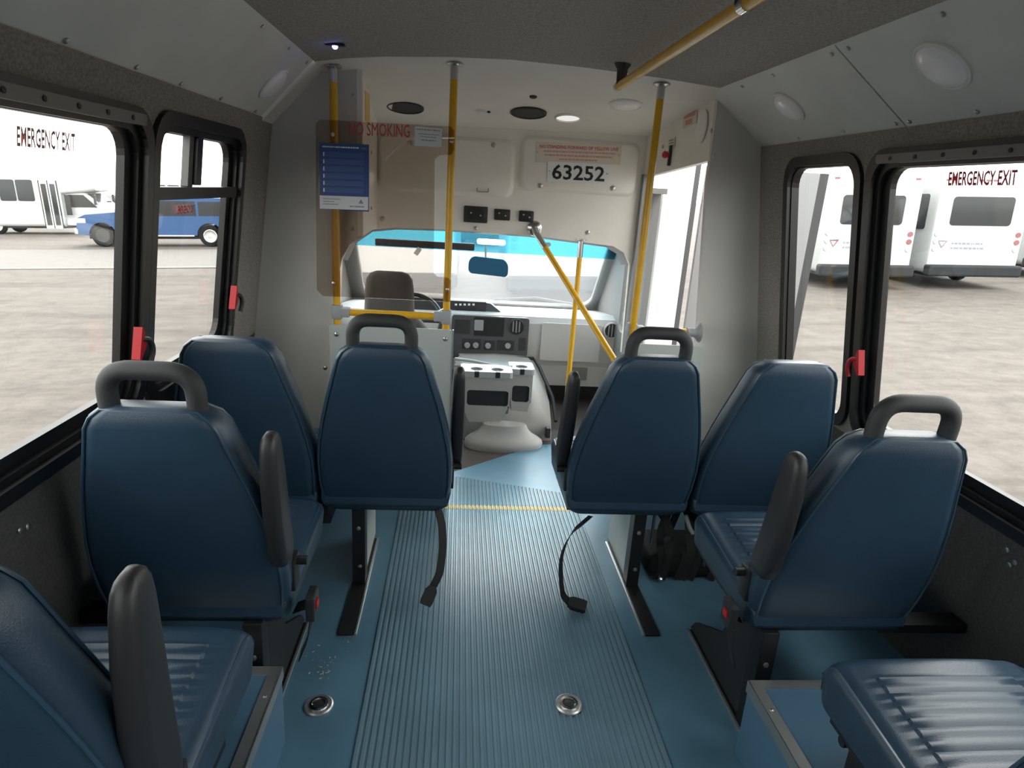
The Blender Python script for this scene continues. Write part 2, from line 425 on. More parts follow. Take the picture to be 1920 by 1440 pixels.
# coves
def cove(name, a, b, y0, y1, label):
    bm = BM(); a = Vector((a[0], 0, a[1])); b = Vector((b[0], 0, b[1])); n = Vector((-(b-a).z, 0, (b-a).x)).normalized()
    if n.z < 0: n = -n
    secs = [[Vector((0, y, 0))+q for q in (a, b, b+n*.03, a+n*.03)] for y in (y0, y1)]
    loft(bm, secs); o = obj(name, bm, 'cove'); tag(o, label, 'panel', kind='structure')
    return o, a, b, n
La, Lb = (-.57, 1.842), (xl(ZL)-.01, ZL-.005)
Ra, Rb = (1.013, 1.865), (xr(ZR_)+.01, ZR_-.003)
cvL, a, b, n = cove('cove_panel', La, Lb, YR, 2.70, 'long pale grey sloping cove panel above the left windows')
nl = -n
screws(cvL, [a.lerp(b, .93)+Vector((0, y, 0))+nl*.001 for y in (1.10, 1.42, 1.70, 1.95, 2.25, 2.6)]+[a.lerp(b, .07)+Vector((0, y, 0))+nl*.001 for y in (1.7, 2.1, 2.4, 2.65)], nl, .007)
bm = BM(); secs = [[Vector((0, y, 0))+q for q in (a+nl*.012, b+nl*.012, b+n*.03, a+n*.03)] for y in (2.705, YB+.02)]
loft(bm, secs); obj('end_trim', bm, 'cove', cvL)
cvR, a, b, n = cove('cove_panel', Ra, Rb, 1.905, YC+.02, 'pale grey sloping cove panel above the narrow right window next to the bulkhead')
nr_ = -n; RA, RB = a.copy(), b.copy()
screws(cvR, [a.lerp(b, .92)+Vector((0, y, 0))+nr_*.001 for y in (1.93, 2.2, 2.5)]+[a.lerp(b, .08)+Vector((0, y, 0))+nr_*.001 for y in (1.94, 2.3, 2.55)], nr_, .007)
bm = BM(); secs = [[Vector((0, y, 0))+q for q in (a+n*.004, b+n*.004, b+n*.03, a+n*.03)] for y in (YC+.02, YB)]
loft(bm, secs); obj('end_trim', bm, 'cove', cvR)
bm = BM(); loft(bm, [[Vector((0, y, 0))+q for q in (a+n*.006, b+n*.006, b+n*.036, a+n*.036)] for y in (1.890, 1.912)]); obj('seam_backing', bm, 'cabdark', cvR)  # added dark strip behind the panel seam, keeps bright sky from showing through
cvR2, a, b, n = cove('cove_panel', Ra, Rb, YR, 1.897, 'pale grey sloping cove panel above the large right window')
screws(cvR2, [a.lerp(b, .92)+Vector((0, y, 0))+nr_*.001 for y in (1.87, 1.62, 1.4, 1.1)]+[a.lerp(b, .08)+Vector((0, y, 0))+nr_*.001 for y in (1.86, 1.5)], nr_, .007)
# bulkheads
bl = [(xl(0)-.05, 0), (-.53, 0), (-.53, .93), (-.522, 1.02), (-.50, 1.10), (-.465, 1.16), (-.412, 1.195), (-.412, 1.842), (-.57, 1.875), (xl(1.62)-.02, 1.65), (xl(1.62)-.05, 1.60)]
bm = BM(); plate(bm, bl, [], .03, fY(YB)); bkL = obj('wall_front_left', bm, 'bulk'); tag(bkL, 'flat grey bulkhead panel behind the driver left of the poles', 'wall', kind='structure')
screws(bkL, [PY(x, y, YB-.001) for x, y in ((505, 289), (479, 518), (664, 180), (660, 428), (610, 690))], (0, -1, 0), .009)
br = [(1.13, 0), (xr(0), 0), (xr(1.66), 1.66), (1.013, 1.868), (1.068, 1.85), (1.075, 1.5), (1.115, .85)]
br = [(1.13, 0), (xr(0)+.05, 0), (xr(1.66)+.05, 1.66), (xr(1.66)+.02, 1.70), (1.056, 1.875), (1.062, 1.5), (1.115, .85)]
bm = BM(); plate(bm, br, [], .03, fY(YB)); bkR = obj('wall_front_right', bm, 'bulk'); tag(bkR, 'flat grey bulkhead panel beside the entrance door', 'wall', kind='structure')
# cab side panel left (narrow) and stepped curved pillar trim
def quadpanel(name, pts, th, m, parent=None):
    bm = BM(); v = [Vector(p) for p in pts]; n = (v[1]-v[0]).cross(v[2]-v[0]).normalized()*th
    loft(bm, [v, [p+n for p in v]]); return obj(name, bm, m, parent)
sp = quadpanel('trim_1', [(-.412, YB, 1.195), (-.445, YH, 1.19), (-.445, YH, 1.75), (-.412, YB, 1.845)], -.02, 'beige'); tag(sp, 'narrow grey side panel between bulkhead and cab header with yellow sticker', 'panel', kind='structure')
bm = BM(); p = PY(686, 195, 3.0); box(bm, (-.4175, 2.96, 1.665), (-.4150, 3.10, 1.785)); o = obj('sticker', bm, 'yellowsticker', sp); 
screws(sp, [Vector((-.424, 3.2, z)) for z in (1.3, 1.55)], (1, 0, 0), .009)
# door header panel right
dh = quadpanel('trim_2', [(1.062, YB+.0, 1.60), (.985, YH, 1.535), (.985, YH, 1.76), (1.062, YB, 1.86)], .03, 'beige'); tag(dh, 'grey panel above the entrance door with stickers and red knob', 'panel', kind='structure')
dhn = (Vector((.985, YH, 0))-Vector((1.062, YB, 0))).normalized()      # along the panel, forward
dhf = frame_fn((.985, YH, 1.535), -dhn, (0, 0, 1))                     # u runs backwards from the header
def on_dh(px, py, off=.002):
    p0 = Vector((.985, YH, 0)); nn = Vector((dhn.y, -dhn.x, 0)); d = ray(px, py); t = (p0-CAM).dot(nn)/d.dot(nn)
    q = CAM+d*t; return q-nn*off if nn.x > 0 else q+nn*off
def dh_patch(name, pxs, m, parent, off=.003):
    bm = BM(); bm.faces.new([bm.verts.new(on_dh(x, y, off)) for x, y in pxs]); return obj(name, bm, m, parent)
stk = dh_patch('sticker', [(1282, 211), (1309, 201), (1307, 231), (1281, 242)], 'signcream', dh)
dh_patch('print', [(1285, 214), (1306, 206), (1305, 216), (1284, 224)], 'redfade', stk, .0042)
dh_patch('print', [(1287, 226), (1300, 221), (1299, 231), (1286, 236)], 'redfade', stk, .0042)
st2 = dh_patch('sticker', [(1254, 262), (1267, 257), (1266, 277), (1253, 279)], 'signcream', dh)
for k in range(3): dh_patch('print', [(1256, 263+5*k), (1265, 261+5*k), (1265, 263+5*k), (1256, 265.5+5*k)], 'inkgrey', st2, .0042)
bm = BM(); ctr = on_dh(1318, 237, 0); e1 = -dhn; 
loft(bm, [[ctr+Vector((-.004-h, 0, 0))+e1*math.cos(a)*.050*s+Vector((0, 0, 1))*math.sin(a)*.070*s for a in [2*math.pi*k/28 for k in range(28)]] for h, s in ((0, 1), (.006, .96))]); obj('blank_cover', bm, 'white', dh, True)
screws(dh, [on_dh(1335, 245), on_dh(1244, 275), on_dh(1340, 292)], (-1, 0, 0), .010)
kb = on_dh(1258, 291, .0)
bm = BM(); lathe(bm, kb, (-1, -.1, 0), [(.009, 0), (.009, .02), (.016, .022), (.018, .034), (.012, .042), (0, .043)], 16); kn = obj('emergency_knob', bm, 'red', dh, True)
bm = BM(); box(bm, kb+Vector((-.012, -.012, -.05)), kb+Vector((.0, .012, .045)), .003); obj('knob_plate', bm, 'blackplastic', dh)
# cab header
out = [(-.72, .55), (-.72, 1.74), (1.04, 1.76), (1.04, .55)]
inner = [(.975, .55), (.965, 1.06), (.93, 1.125), (.86, 1.160), (.405, 1.192), (-.10, 1.197), (-.36, 1.190), (-.494, 1.170), (-.59, 1.10), (-.635, 1.0), (-.66, .55)]
bm = BM(); poly = [(-.72, .55), (-.72, 1.73), (1.04, 1.76), (1.04, .55)]+inner
bm2 = BM(); bm2.free()
plate(bm, poly, [], .03, fY(YH)); hd = obj('wall_front', bm, 'beige'); tag(hd, 'warm grey moulded header wall above the windshield opening', 'wall', kind='structure')
# dark underside lip of the header
bm = BM(); row = inner[1:-1]
loft(bm, [[Vector((u, YH+.028, v)) for u, v in row]+[Vector((u, YH+.028, v+.02)) for u, v in reversed(row)],
          [Vector((u, YH+.20, v-.022)) for u, v in row]+[Vector((u, YH+.20, v-.002)) for u, v in reversed(row)]])
obj('header_lip', bm, 'cabtrim', hd)

# ------------------------------------------------------------------ windows
def window(n_, side, rect, label, rail=True, egress=True):
    f = fL if side < 0 else fR; y0, z0, y1, z1 = rect
    t = thing('window_%d' % n_, label, 'window', kind='structure')
    bm = BM(); plate(bm, rr(y0-.012, z0-.012, y1+.012, z1+.012, .095), [rr(y0+.022, z0+.022, y1-.022, z1-.022, .075)], .022, lambda u, v, w: f(u, v, w-.014)); obj('frame', bm, 'frame', t)
    i = .040 if egress else .028
    bm = BM(); plate(bm, rr(y0+.004, z0+.004, y1-.004, z1-.004, .085), [rr(y0+i, z0+i, y1-i, z1-i, .07)], .03, lambda u, v, w: f(u, v, w+.002)); fr2 = obj('inner_frame', bm, 'frame', t)
    if egress:
        j = .075
        bm = BM(); plate(bm, rr(y0+.03, z0+.03, y1-.03, z1-.03, .075), [rr(y0+j, z0+j, y1-j, z1-j*.55, .06)], .02, lambda u, v, w: f(u, v, w+.018)); obj('sash', bm, 'frame', t)
    bm = BM(); plate(bm, rr(y0+.02, z0+.02, y1-.02, z1-.02, .07), [], .005, lambda u, v, w: f(u, v, w+.026)); obj('pane', bm, 'win', t)
    if rail:
        bm = BM(); plate(bm, rr(y0+.05, z1-.030, y1-.05, z1-.004, .006), [], .012, lambda u, v, w: f(u, v, w-.020)); rl = obj('hinge_rail', bm, 'rail', t)
        me = None
        for k in range(7):
            y = y1-.12-k*.11
            if y < y0+.1: break
            bm = BM(); c = f(y, z1-.017, -.021); disc(bm, c, (-side, 0, 0), .006, .001, 10); obj('rivet', bm, 'blackplastic', rl)
    return t
def latch(t, side, y, z, flip=1):
    f = fL if side < 0 else fR
    bm = BM(); pr = [(-.014, -.055), (-.004, -.062), (.026, -.012), (.022, .004), (.004, .062), (-.006, .068)]
    plate(bm, [(y+u*.9, z+v*.7) for u, v in pr], [], -.022, lambda u, v, w: f(u, v, w-.014)); lt = obj('latch', bm, 'red', t)
    path = [f(y+.006, z+.012, -.030), f(y+.030, z+.008, -.040), f(y+.040, z-.022, -.046), f(y+.030, z-.055, -.044)]
    bm = BM(); tube(bm, arc_path(path, .03), .0075, 8); obj('latch_handle', bm, 'red' if side > 0 else 'blackplastic', lt, True)
w1 = window(1, -1, W1L, 'large left emergency exit window with black frame and red latch')
latch(w1, -1, 1.705, .975)
latch(w1, -1, .66, .975)
w2 = window(2, -1, W2L, 'left sliding window with crossbar next to the bulkhead', rail=False)
latch(w2, -1, 2.44, .975)
bm = BM(); plate(bm, rr(W2L[0]+.03, 1.338, W2L[2]-.05, 1.372, .003), [], .035, lambda u, v, w: fL(u, v, w-.008)); obj('crossbar', bm, 'frame', w2)
bm = BM(); plate(bm, rr(2.050, 1.372, 2.085, 1.53, .003), [], .02, lambda u, v, w: fL(u, v, w+.006)); obj('slider_stile', bm, 'rail', w2)
bm = BM(); plate(bm, rr(2.075, 1.378, 2.115, 1.515, .004), [], .012, lambda u, v, w: fL(u, v, w-.008)); obj('slider_grip', bm, 'frame', w2)
w3 = window(3, 1, W1R, 'large right emergency exit window with black frame and red latch')
latch(w3, 1, 2.000, .935, 1)
w4 = window(4, 1, W2R, 'narrow right window beside the bulkhead', rail=False, egress=False)
window(5, -1, W3L, 'rearmost left emergency exit window')
window(6, 1, W3R, 'rearmost right emergency exit window')
def wtext(win, side, y, z, width, height, s='EMERGENCY EXIT', m='redtext'):
    f = fL if side < 0 else fR
    text('lettering', s, m, win, lambda u, v, w: f(y+u if side < 0 else y-u, z+v, .022), width, height, bold=.022)
wtext(w1, -1, 1.315, 1.442, .185, .036, m='redfade')
wtext(w2, -1, 2.03, 1.293, .125, .024)
wtext(w3, 1, 1.735, 1.508, .225, .036)

# rear wall with a window, behind the viewer
bm = BM(); plate(bm, [(xl(0), 0), (xr(0), 0), (xr(1.66), 1.66), (1.013, 1.865), (.176, 1.904), (-.57, 1.842), (xl(1.63), 1.63)], [rr(.0, .95, .55, 1.45, .08)], -.035, fY(YR))
o = obj('wall_rear', bm, 'fabric'); tag(o, 'grey fabric lined rear wall with a window', 'wall', kind='structure')
t = thing('window_7', 'rear wall window with black frame', 'window', kind='structure')
bm = BM(); plate(bm, rr(-.015, .935, .565, 1.465, .09), [rr(.03, .98, .52, 1.42, .07)], .03, fY(YR-.02)); obj('frame', bm, 'frame', t)
bm = BM(); plate(bm, rr(.01, .96, .54, 1.44, .07), [], .005, fY(YR-.012)); obj('pane', bm, 'win', t)

# ------------------------------------------------------------------ cab shell
bm = BM(); plate(bm, [(-.80, YB), (-.56, YB), (-.56, 3.0), (.02, 3.08), (.51, 3.48), (.62, 3.5), (1.05, 3.55), (1.05, 4.9), (-.80, 4.9)], [], -.05, fZ(-.012))
o = obj('floor', bm, 'cabfloor'); tag(o, 'brown grey cab floor around the engine cover', 'floor', kind='structure')
bm = BM(); box(bm, (.60, YB, -.42), (1.60, 3.56, -.36)); o = obj('floor', bm, 'cabfloor'); tag(o, 'sunken entrance step well floor by the door', 'floor', kind='structure')
bm = BM(); plate(bm, [(YB+.032, -.06), (4.95, -.06), (4.97, .56), (4.15, 1.46), (YB+.032, 1.46)], [rr(2.98, .55, 4.24, 1.24, .06)], .04, lambda u, v, w: Vector((-.80-w, u, v)))
o = obj('wall_cab_left', bm, 'cabtrim'); tag(o, 'grey driver side cab wall with side window opening', 'wall', kind='structure')
bm = BM(); plate(bm, [(2.96, .53), (4.26, .53), (4.26, 1.26), (2.96, 1.26)], [], .004, lambda u, v, w: Vector((-.82-w, u, v))); t = obj('pane', bm, 'win', o)
bm = BM(); plate(bm, [(3.74, -.06), (4.95, -.06), (4.97, .56), (4.15, 1.46), (3.74, 1.46)], [rr(3.80, .56, 4.22, 1.24, .06)], .04, lambda u, v, w: Vector((1.10+w, u, v)))
o = obj('wall_cab_right', bm, 'cabtrim'); tag(o, 'grey passenger side cab wall with side window opening', 'wall', kind='structure')
bm = BM(); plate(bm, [(3.78, .54), (4.24, .54), (4.24, 1.26), (3.78, 1.26)], [], .004, lambda u, v, w: Vector((1.11+w, u, v))); obj('pane', bm, 'win', o)
# cab roof
bm = BM(); plate(bm, [(-.84, YH+.035), (1.14, YH+.035), (1.14, 4.18), (-.84, 4.18)], [], .03, fZ(1.455)); o = obj('ceiling', bm, 'cabtrim'); tag(o, 'grey cab roof lining above the windshield', 'ceiling', kind='structure')
# windshield
WS0, WS1 = Vector((0, 4.95, .55)), Vector((0, 4.132, 1.45))
wsd = (WS1-WS0).normalized(); wsL = (WS1-WS0).length
wsf = frame_fn((0, WS0.y, WS0.z), (1, 0, 0), wsd)
t = thing('window_8', 'windshield with blue tint band and grey pillars at the front of the cab', 'window', kind='structure')
bm = BM(); plate(bm, rr(-.80, 0, 1.12, wsL, .05), [], .006, wsf); obj('pane', bm, 'shield', t)
nn = Vector((1, 0, 0)).cross(wsd); d0 = ray(1000, 476); pb = CAM+d0*((wsf(0, 0, 0)-CAM).dot(nn)/d0.dot(nn)); vb = (pb-wsf(0, 0, 0)).dot(wsd)
bm = BM(); plate(bm, [(-.78, vb), (1.10, vb), (1.10, vb+.20), (-.78, vb+.20)], [], .002, lambda u, v, w: wsf(u, v, w+.008)); obj('tint_band', bm, 'tintband', t)
bm = BM(); plate(bm, rr(-.84, -.06, 1.16, wsL+.03, .08), [rr(-.70, .03, 1.035, wsL-.03, .12)], .03, lambda u, v, w: wsf(u, v, w-.04)); obj('pillar_trim', bm, 'cabtrim', t)
bm = BM(); tube(bm, [wsf(.28, .06, -.02), wsf(.6, .10, -.03), wsf(.98, .03, -.03)], .007, 8); obj('wiper', bm, 'blackplastic', t)

bm = BM(); box(bm, (-.82, 4.42, -.06), (1.13, 4.46, .45)); o = obj('wall_firewall', bm, 'cabdark'); tag(o, 'dark firewall below the dashboard', 'wall', kind='structure')
# dashboard
d = thing('dashboard', 'grey dashboard with charcoal centre panel and round vents', 'dashboard', (.2, 4.3, .35))
dloc = Vector((.2, 4.3, .35))
def dpart(name, bm, m, parent=None, smooth=False):
    if parent is None:
        o = obj(name, bm, m, d, smooth); o.location = -dloc; return o
    return obj(name, bm, m, parent, smooth)
prof = [(4.33, .20), (4.30, .30), (4.285, .56), (4.31, .605), (4.40, .622), (4.93, .56), (4.93, .20)]
bm = BM(); loft(bm, [[Vector((x, y, z)) for y, z in prof] for x in (-.78, -.02, .51, 1.10)]); body = dpart('body', bm, 'dash')
bm = BM(); plate(bm, rr(-.03, .325, .495, .600, .02), [], -.02, fY(4.288)); cp = dpart('centre_panel', bm, 'dashdark', body)
def dq(name, x0, y0, x1, y1, m, parent, dep=-.012, y=4.268, r=.006):
    a = PY(x0, y1, y); b = PY(x1, y0, y); bm = BM(); plate(bm, rr(a.x, a.z, b.x, b.z, r), [], dep, fY(y)); return obj(name, bm, m, parent)
dq('radio_opening', 888, 597, 946, 629, 'ink', cp, -.003); dq('radio_bracket', 889, 600, 907, 619, 'greyfit', cp, -.006)
dq('knob_plate', 866, 636, 902, 654, 'cabdark', cp, -.004); dq('knob_plate', 907, 639, 928, 656, 'cabdark', cp, -.004); dq('knob_plate', 931, 639, 964, 656, 'cabdark', cp, -.004); dq('pocket', 972, 634, 986, 657, 'cabdark', cp, -.004)
for px, py in ((876, 647), (892, 647), (915, 648), (952, 648)):
    bm = BM(); lathe(bm, PY(px, py, 4.262), (0, -1, 0), [(.020, 0), (.018, .018), (.008, .020), (0, .020)], 14); obj('knob', bm, 'greyfit', cp, True)
for px, py, r in ((968, 612, .048), (1147, 620, .052)):
    c = PY(px, py, 4.283 if px > 1000 else 4.268); bm = BM(); lathe(bm, c, (0, -1, 0), [(r*1.15, 0), (r*1.15, .008), (r, .014), (r*.9, .002)], 24); v = obj('air_vent', bm, 'dash' if px > 1000 else 'cabdark', body, True)
    bm = BM(); disc(bm, c+Vector((0, -.002, 0)), (0, -1, 0), r*.92, .003, 24); obj('vent_core', bm, 'cabdark', v)
    for k in (-.45, 0, .45):
        bm = BM(); hh = r*math.sqrt(1-k*k)*.85; box(bm, c+Vector((k*r-.003, -.012, -hh)), c+Vector((k*r+.003, -.004, hh))); obj('vent_blade', bm, 'greyfit', v)
dq('gauge', 852, 600, 882, 625, 'cabdark', cp, -.004)
a = PY(1010, 690, 4.28); b = PY(1128, 610, 4.28); bm = BM(); plate(bm, rr(a.x, a.z+.06, b.x, b.z, .012), [], -.014, fY(4.286)); obj('glove_box', bm, 'dash', body)
bm = BM(); plate(bm, rr(.55, .12, 1.10, .335, .02), [], -.02, fY(4.33)); lo = obj('lower_panel', bm, 'dash', body)
a = PY(1070, 712, 4.3); b = PY(1102, 690, 4.3); bm = BM(); plate(bm, rr(a.x, a.z, b.x, b.z, .008), [], -.006, fY(4.305)); obj('latch', bm, 'cabtrim', body)
# switch panel on the dash
a = PY(846, 587, 4.36); b = PY(912, 568, 4.36); bm = BM(); box(bm, (a.x-.02, 4.36, .60), (b.x, 4.46, b.z+.005), .006); sw = dpart('switch_panel', bm, 'cabdark', body)
bm = BM(); c = [(b.x, .612), (b.x, b.z), (b.x+.03, b.z-.005), (b.x+.11, .612)]; plate(bm, c, [], .08, fY(4.365)); obj('panel_shroud', bm, 'dashdark', body)
for k in range(5):
    p = PY(855+8.2*k, 571, 4.358); bm = BM(); box(bm, (p.x-.008, 4.354, p.z-.007), (p.x+.008, 4.361, p.z+.006), .002); obj('switch', bm, 'white', sw)
    p = PY(857+8.2*k, 580, 4.358); bm = BM(); box(bm, (p.x-.009, 4.356, p.z-.008), (p.x+.009, 4.361, p.z+.010), .002); obj('switch', bm, 'blackplastic', sw)
# instrument hood in front of the driver
bm = BM(); box(bm, (-.62, 4.34, .58), (-.06, 4.55, .70), .03); obj('instrument_hood', bm, 'cabdark', body, True)

# steering wheel
sc = PY(770, 600, 3.98); t = thing('steering_wheel', 'black steering wheel in front of the driver seat', 'steering wheel', sc)
ax = Vector((0, -.75, .66)).normalized(); s1 = Vector((1, 0, 0)); s2 = ax.cross(s1)
bm = BM(); tube(bm, [(s1*math.cos(a)+s2*math.sin(a))*.19 for a in [2*math.pi*k/36 for k in range(36)]], .014, 10, True); obj('rim', bm, 'blackplastic', t, True)
bm = BM(); lathe(bm, (0, 0, 0), ax, [(.06, -.02), (.06, .015), (.04, .025), (0, .027)], 18); obj('hub', bm, 'cabdark', t, True)
for a in (math.radians(0), math.radians(180), math.radians(270)):
    dv = s1*math.cos(a)+s2*math.sin(a); bm = BM(); tube(bm, [dv*.04, dv*.19], .012, 8); obj('spoke', bm, 'cabdark', t, True)
bm = BM(); tube(bm, [-ax*.02, -ax*.42], .03, 12); obj('column', bm, 'cabdark', t, True)
bm = BM(); tube(bm, [Vector((.03, .05, -.0)), Vector((.16, .03, .05)), Vector((.21, .03, .075))], .008, 8); obj('shift_lever', bm, 'alu', t, True)

# driver seat
t = thing('driver_seat', 'dark grey cloth driver seat with tall headrest', 'seat', (-.345, 3.35, 0))
def rsec(cx, cy, z, hw, th, r=.04, n=5): return [Vector((cx+u, cy+v, z)) for u, v in rr(-hw, -th/2, hw, th/2, r, n)]
bm = BM(); loft(bm, [rsec(0, .06, .32, .21, .12), rsec(0, .03, .45, .24, .14), rsec(0, 0, .60, .235, .13), rsec(0, -.02, .68, .215, .12), rsec(0, -.03, .74, .165, .11), rsec(0, -.035, .77, .135, .10)]); obj('backrest', bm, 'seatgrey', t, True)
bm = BM(); loft(bm, [rsec(0, -.04, .755, .128, .10), rsec(0, -.045, .82, .125, .11), rsec(0, -.05, .90, .122, .11), rsec(0, -.05, .955, .115, .10), rsec(0, -.05, .982, .095, .08, .03), rsec(0, -.05, .992, .07, .05, .02)]); obj('headrest', bm, 'seatgrey', t, True)
bm = BM(); box(bm, (-.24, .08, .20), (.24, .55, .34), .05, 3); obj('cushion', bm, 'seatgrey', t, True)
bm = BM(); box(bm, (-.20, .06, -.012), (.20, .50, .21), .01); obj('pedestal', bm, 'cabdark', t)

# engine cover
t = thing('engine_cover', 'grey moulded engine cover bulging up between the cab seats', 'engine cover', (.30, 3.75, 0))
def esec(y, x0, x1, xt0, xt1, z): 
    return [Vector(p)-Vector((.30, 3.75, 0)) for p in ((x0, y, -.012), (x0+.01, y, z*.5), (xt0-.005, y, z*.9), (xt0+.03, y, z), ((xt0+xt1)/2, y, z+.01), (xt1-.04, y, z), (xt1, y, z*.92), (x1-.01, y, z*.45), (x1, y, -.012))]
bm = BM(); loft(bm, [esec(3.58, .06, .60, .12, .50, .10), esec(3.62, .04, .605, .08, .50, .22), esec(3.72, .02, .61, .05, .51, .29), esec(3.85, .0, .62, .03, .52, .325), esec(4.28, -.02, .64, .0, .54, .335)]); cov = obj('cover', bm, 'dog', t, True)
bm = BM(); cx = .30-.30
loft(bm, [[Vector((cx+math.cos(a)*rx, -.28+math.sin(a)*ry, z)) for a in [2*math.pi*k/28 for k in range(28)]] for z, rx, ry in ((-.012, .225, .105), (.015, .23, .11), (.035, .225, .105), (.055, .20, .085), (.075, .165, .065), (.10, .14, .055), (.13, .125, .05))]); obj('foot_bulge', bm, 'dog', t, True)
bm = BM(); box(bm, (.255, -.215, .02), (.285, -.175, .085), .006); obj('latch_clip', bm, 'blackplastic', t)
# seam gasket between cover and dash
gp = [PY(x, y, 4.24) for x, y in ((850, 668), (1000, 672))]+[PY(1012, 690, 4.15), PY(1036, 745, 3.95), PY(1042, 790, 3.8)]
bm = BM(); tube(bm, [p-Vector((.30, 3.75, 0)) for p in gp], .012, 8); obj('gasket', bm, 'blackplastic', t, True)
# organisers with cup holders
def organiser(px0, px1, pyt, pyb, wy, label, cups, win):
    tl, tr = PY(px0, pyt, wy), PY(px1, pyt, wy); bz = PY((px0+px1)/2, pyb, wy).z
    x0, x1, zt = tl.x, tr.x, (tl.z+tr.z)/2; w = x1-x0
    t = thing('console_organiser', label, 'organiser', ((x0+x1)/2, wy, bz), 'cup holder organisers'); L = Vector(t.location)
    def sec(z, x0, x1, y0, y1, r=.02): return [Vector((u, v, z))-L for u, v in rr(x0, y0, x1, y1, r, 4)]
    wins = [PY(x, y, wy) for x, y in win]; za, zb = min(p.z for p in wins), max(p.z for p in wins); xa, xb = min(p.x for p in wins), max(p.x for p in wins)
    bm = BM(); plate(bm, [(x0, zt-.02), (x0+.012, za-.01), (x0+w*.18, bz), (x1-w*.18, bz), (x1-.012, za-.01), (x1, zt-.02)], [rr(xa, za, xb, zb, .018)], .012, lambda u, v, w_: Vector((u, wy+w_, v))-L); obj('front', bm, 'dog', t)
    bm = BM(); box(bm, Vector((xa-.008, wy+.012, za-.012))-L, Vector((xb+.008, wy+.02, zb+.012))-L); obj('pocket', bm, 'ink', t)
    for xx in (x0, x1-.01):
        bm = BM(); plate(bm, [(wy+.010, zt-.02), (wy+.15, zt-.02), (wy+.12, bz), (wy+.010, za)], [], .01, lambda u, v, w_: Vector((xx+w_, u, v))-L); obj('side', bm, 'dog', t)
    holes = []
    for k in range(cups):
        cxx = x0+w*(.3+.42*k) if cups == 2 else x0+w*.5
        holes.append([(cxx+.036*math.cos(a), wy+.055+.036*math.sin(a)) for a in [2*math.pi*q/18 for q in range(18)]])
    bm = BM(); plate(bm, rr(x0-.006, wy-.008, x1+.006, wy+.16, .02), holes, -.035, lambda u, v, w_: Vector((u, v, zt+w_))-L); tp = obj('cup_tray', bm, 'greyfit', t)
    for h in holes:
        cxx = sum(q[0] for q in h)/18; bm = BM(); box(bm, Vector((cxx-.014, wy-.0105, zt-.034))-L, Vector((cxx+.014, wy+.03, zt+.0012))-L, .004); obj('notch', bm, 'ink', tp)
        bm = BM(); disc(bm, Vector((cxx, wy+.055, zt-.033))-L, (0, 0, 1), .037, .004, 18); obj('cup_floor', bm, 'ink', tp)
organiser(866, 960, 697, 792, 3.50, 'front grey organiser with two cup holders on the engine cover', 2, [(876, 731), (952, 763)])
organiser(958, 1001, 692, 780, 3.60, 'small grey organiser behind the two cup holders', 1, [(961, 723), (991, 755)])
bm = BM(); tube(bm, arc_path([(.0, 3.72, .44), (.12, 3.70, .435), (.25, 3.66, .42), (.34, 3.64, .425)], .05), .010, 8); o = obj('hose', bm, 'greyfit', None, True); tag(o, 'grey hose lying over the top of the engine cover', 'hose')
bm = BM(); tube(bm, arc_path([(.0, 3.70, .405), (.1, 3.68, .405), (.22, 3.62, .415)], .05), .009, 8); o = obj('hose', bm, 'dog', None, True); tag(o, 'paler grey hose lying behind the cup holder tray', 'hose')

# mirror, visor, map lamp, stickers
mp_ = PY(916, 497, 4.15); t = thing('rear_view_mirror', 'blue rear view mirror hanging behind the windshield', 'mirror', mp_)
bm = BM(); q = rr(-.128, -.055, .128, .055, .04); q = [(u, v*(1-.25*(u/.128)*0.0)-.06*u-.02*(u/.128)**2) for u, v in q]; plate(bm, q, [], .03, lambda u, v, w: Vector((u, w, v))); obj('housing', bm, 'mirrorblue', t)
bm = BM(); tube(bm, [Vector((-.02, .015, .04)), Vector((-.02, .13, .13))], .006, 8); obj('stem', bm, 'blackplastic', t)
a, b = PY(703, 450, 4.2), PY(890, 460, 4.2)
t = thing('sun_visor', 'dark sun visor folded up over the driver windshield', 'visor', (a.x, 4.2, a.z))
bm = BM(); box(bm, (0, 0, -.035), (b.x-a.x, .02, .012), .009); o = obj('flap', bm, 'cabdark', t, True); o.rotation_euler = (0, math.atan2(a.z-b.z, b.x-a.x)*.6, 0)
bm = BM(); box(bm, (.33, -.012, -.05), (.36, -.008, .0)); o = obj('tag', bm, 'paper', t); o.rotation_euler = (0, .6, 0); o.location = (0.0, 0, .16)
p = PY(921, 454, 3.9); bm = BM(); box(bm, p-Vector((.085, .03, .014)), p+Vector((.085, .03, .016)), .012); o = obj('map_lamp', bm, 'lamp_on', None, True); tag(o, 'glowing white lamp above the rear view mirror', 'lamp')
for px, py, l in ((1025, 468, 'lower round sticker on the windshield tint band'), (1027, 456, 'upper round sticker on the windshield tint band')):
    d0 = ray(px, py); nn = Vector((1, 0, 0)).cross(wsd); tt = (wsf(0, 0, 0)-CAM).dot(nn)/d0.dot(nn); p = CAM+d0*tt
    bm = BM(); disc(bm, p-nn*.012 if nn.y > 0 else p+nn*.012, nn, .022, .001, 18); o = obj('windshield_sticker', bm, 'inkgrey'); tag(o, l, 'sticker')
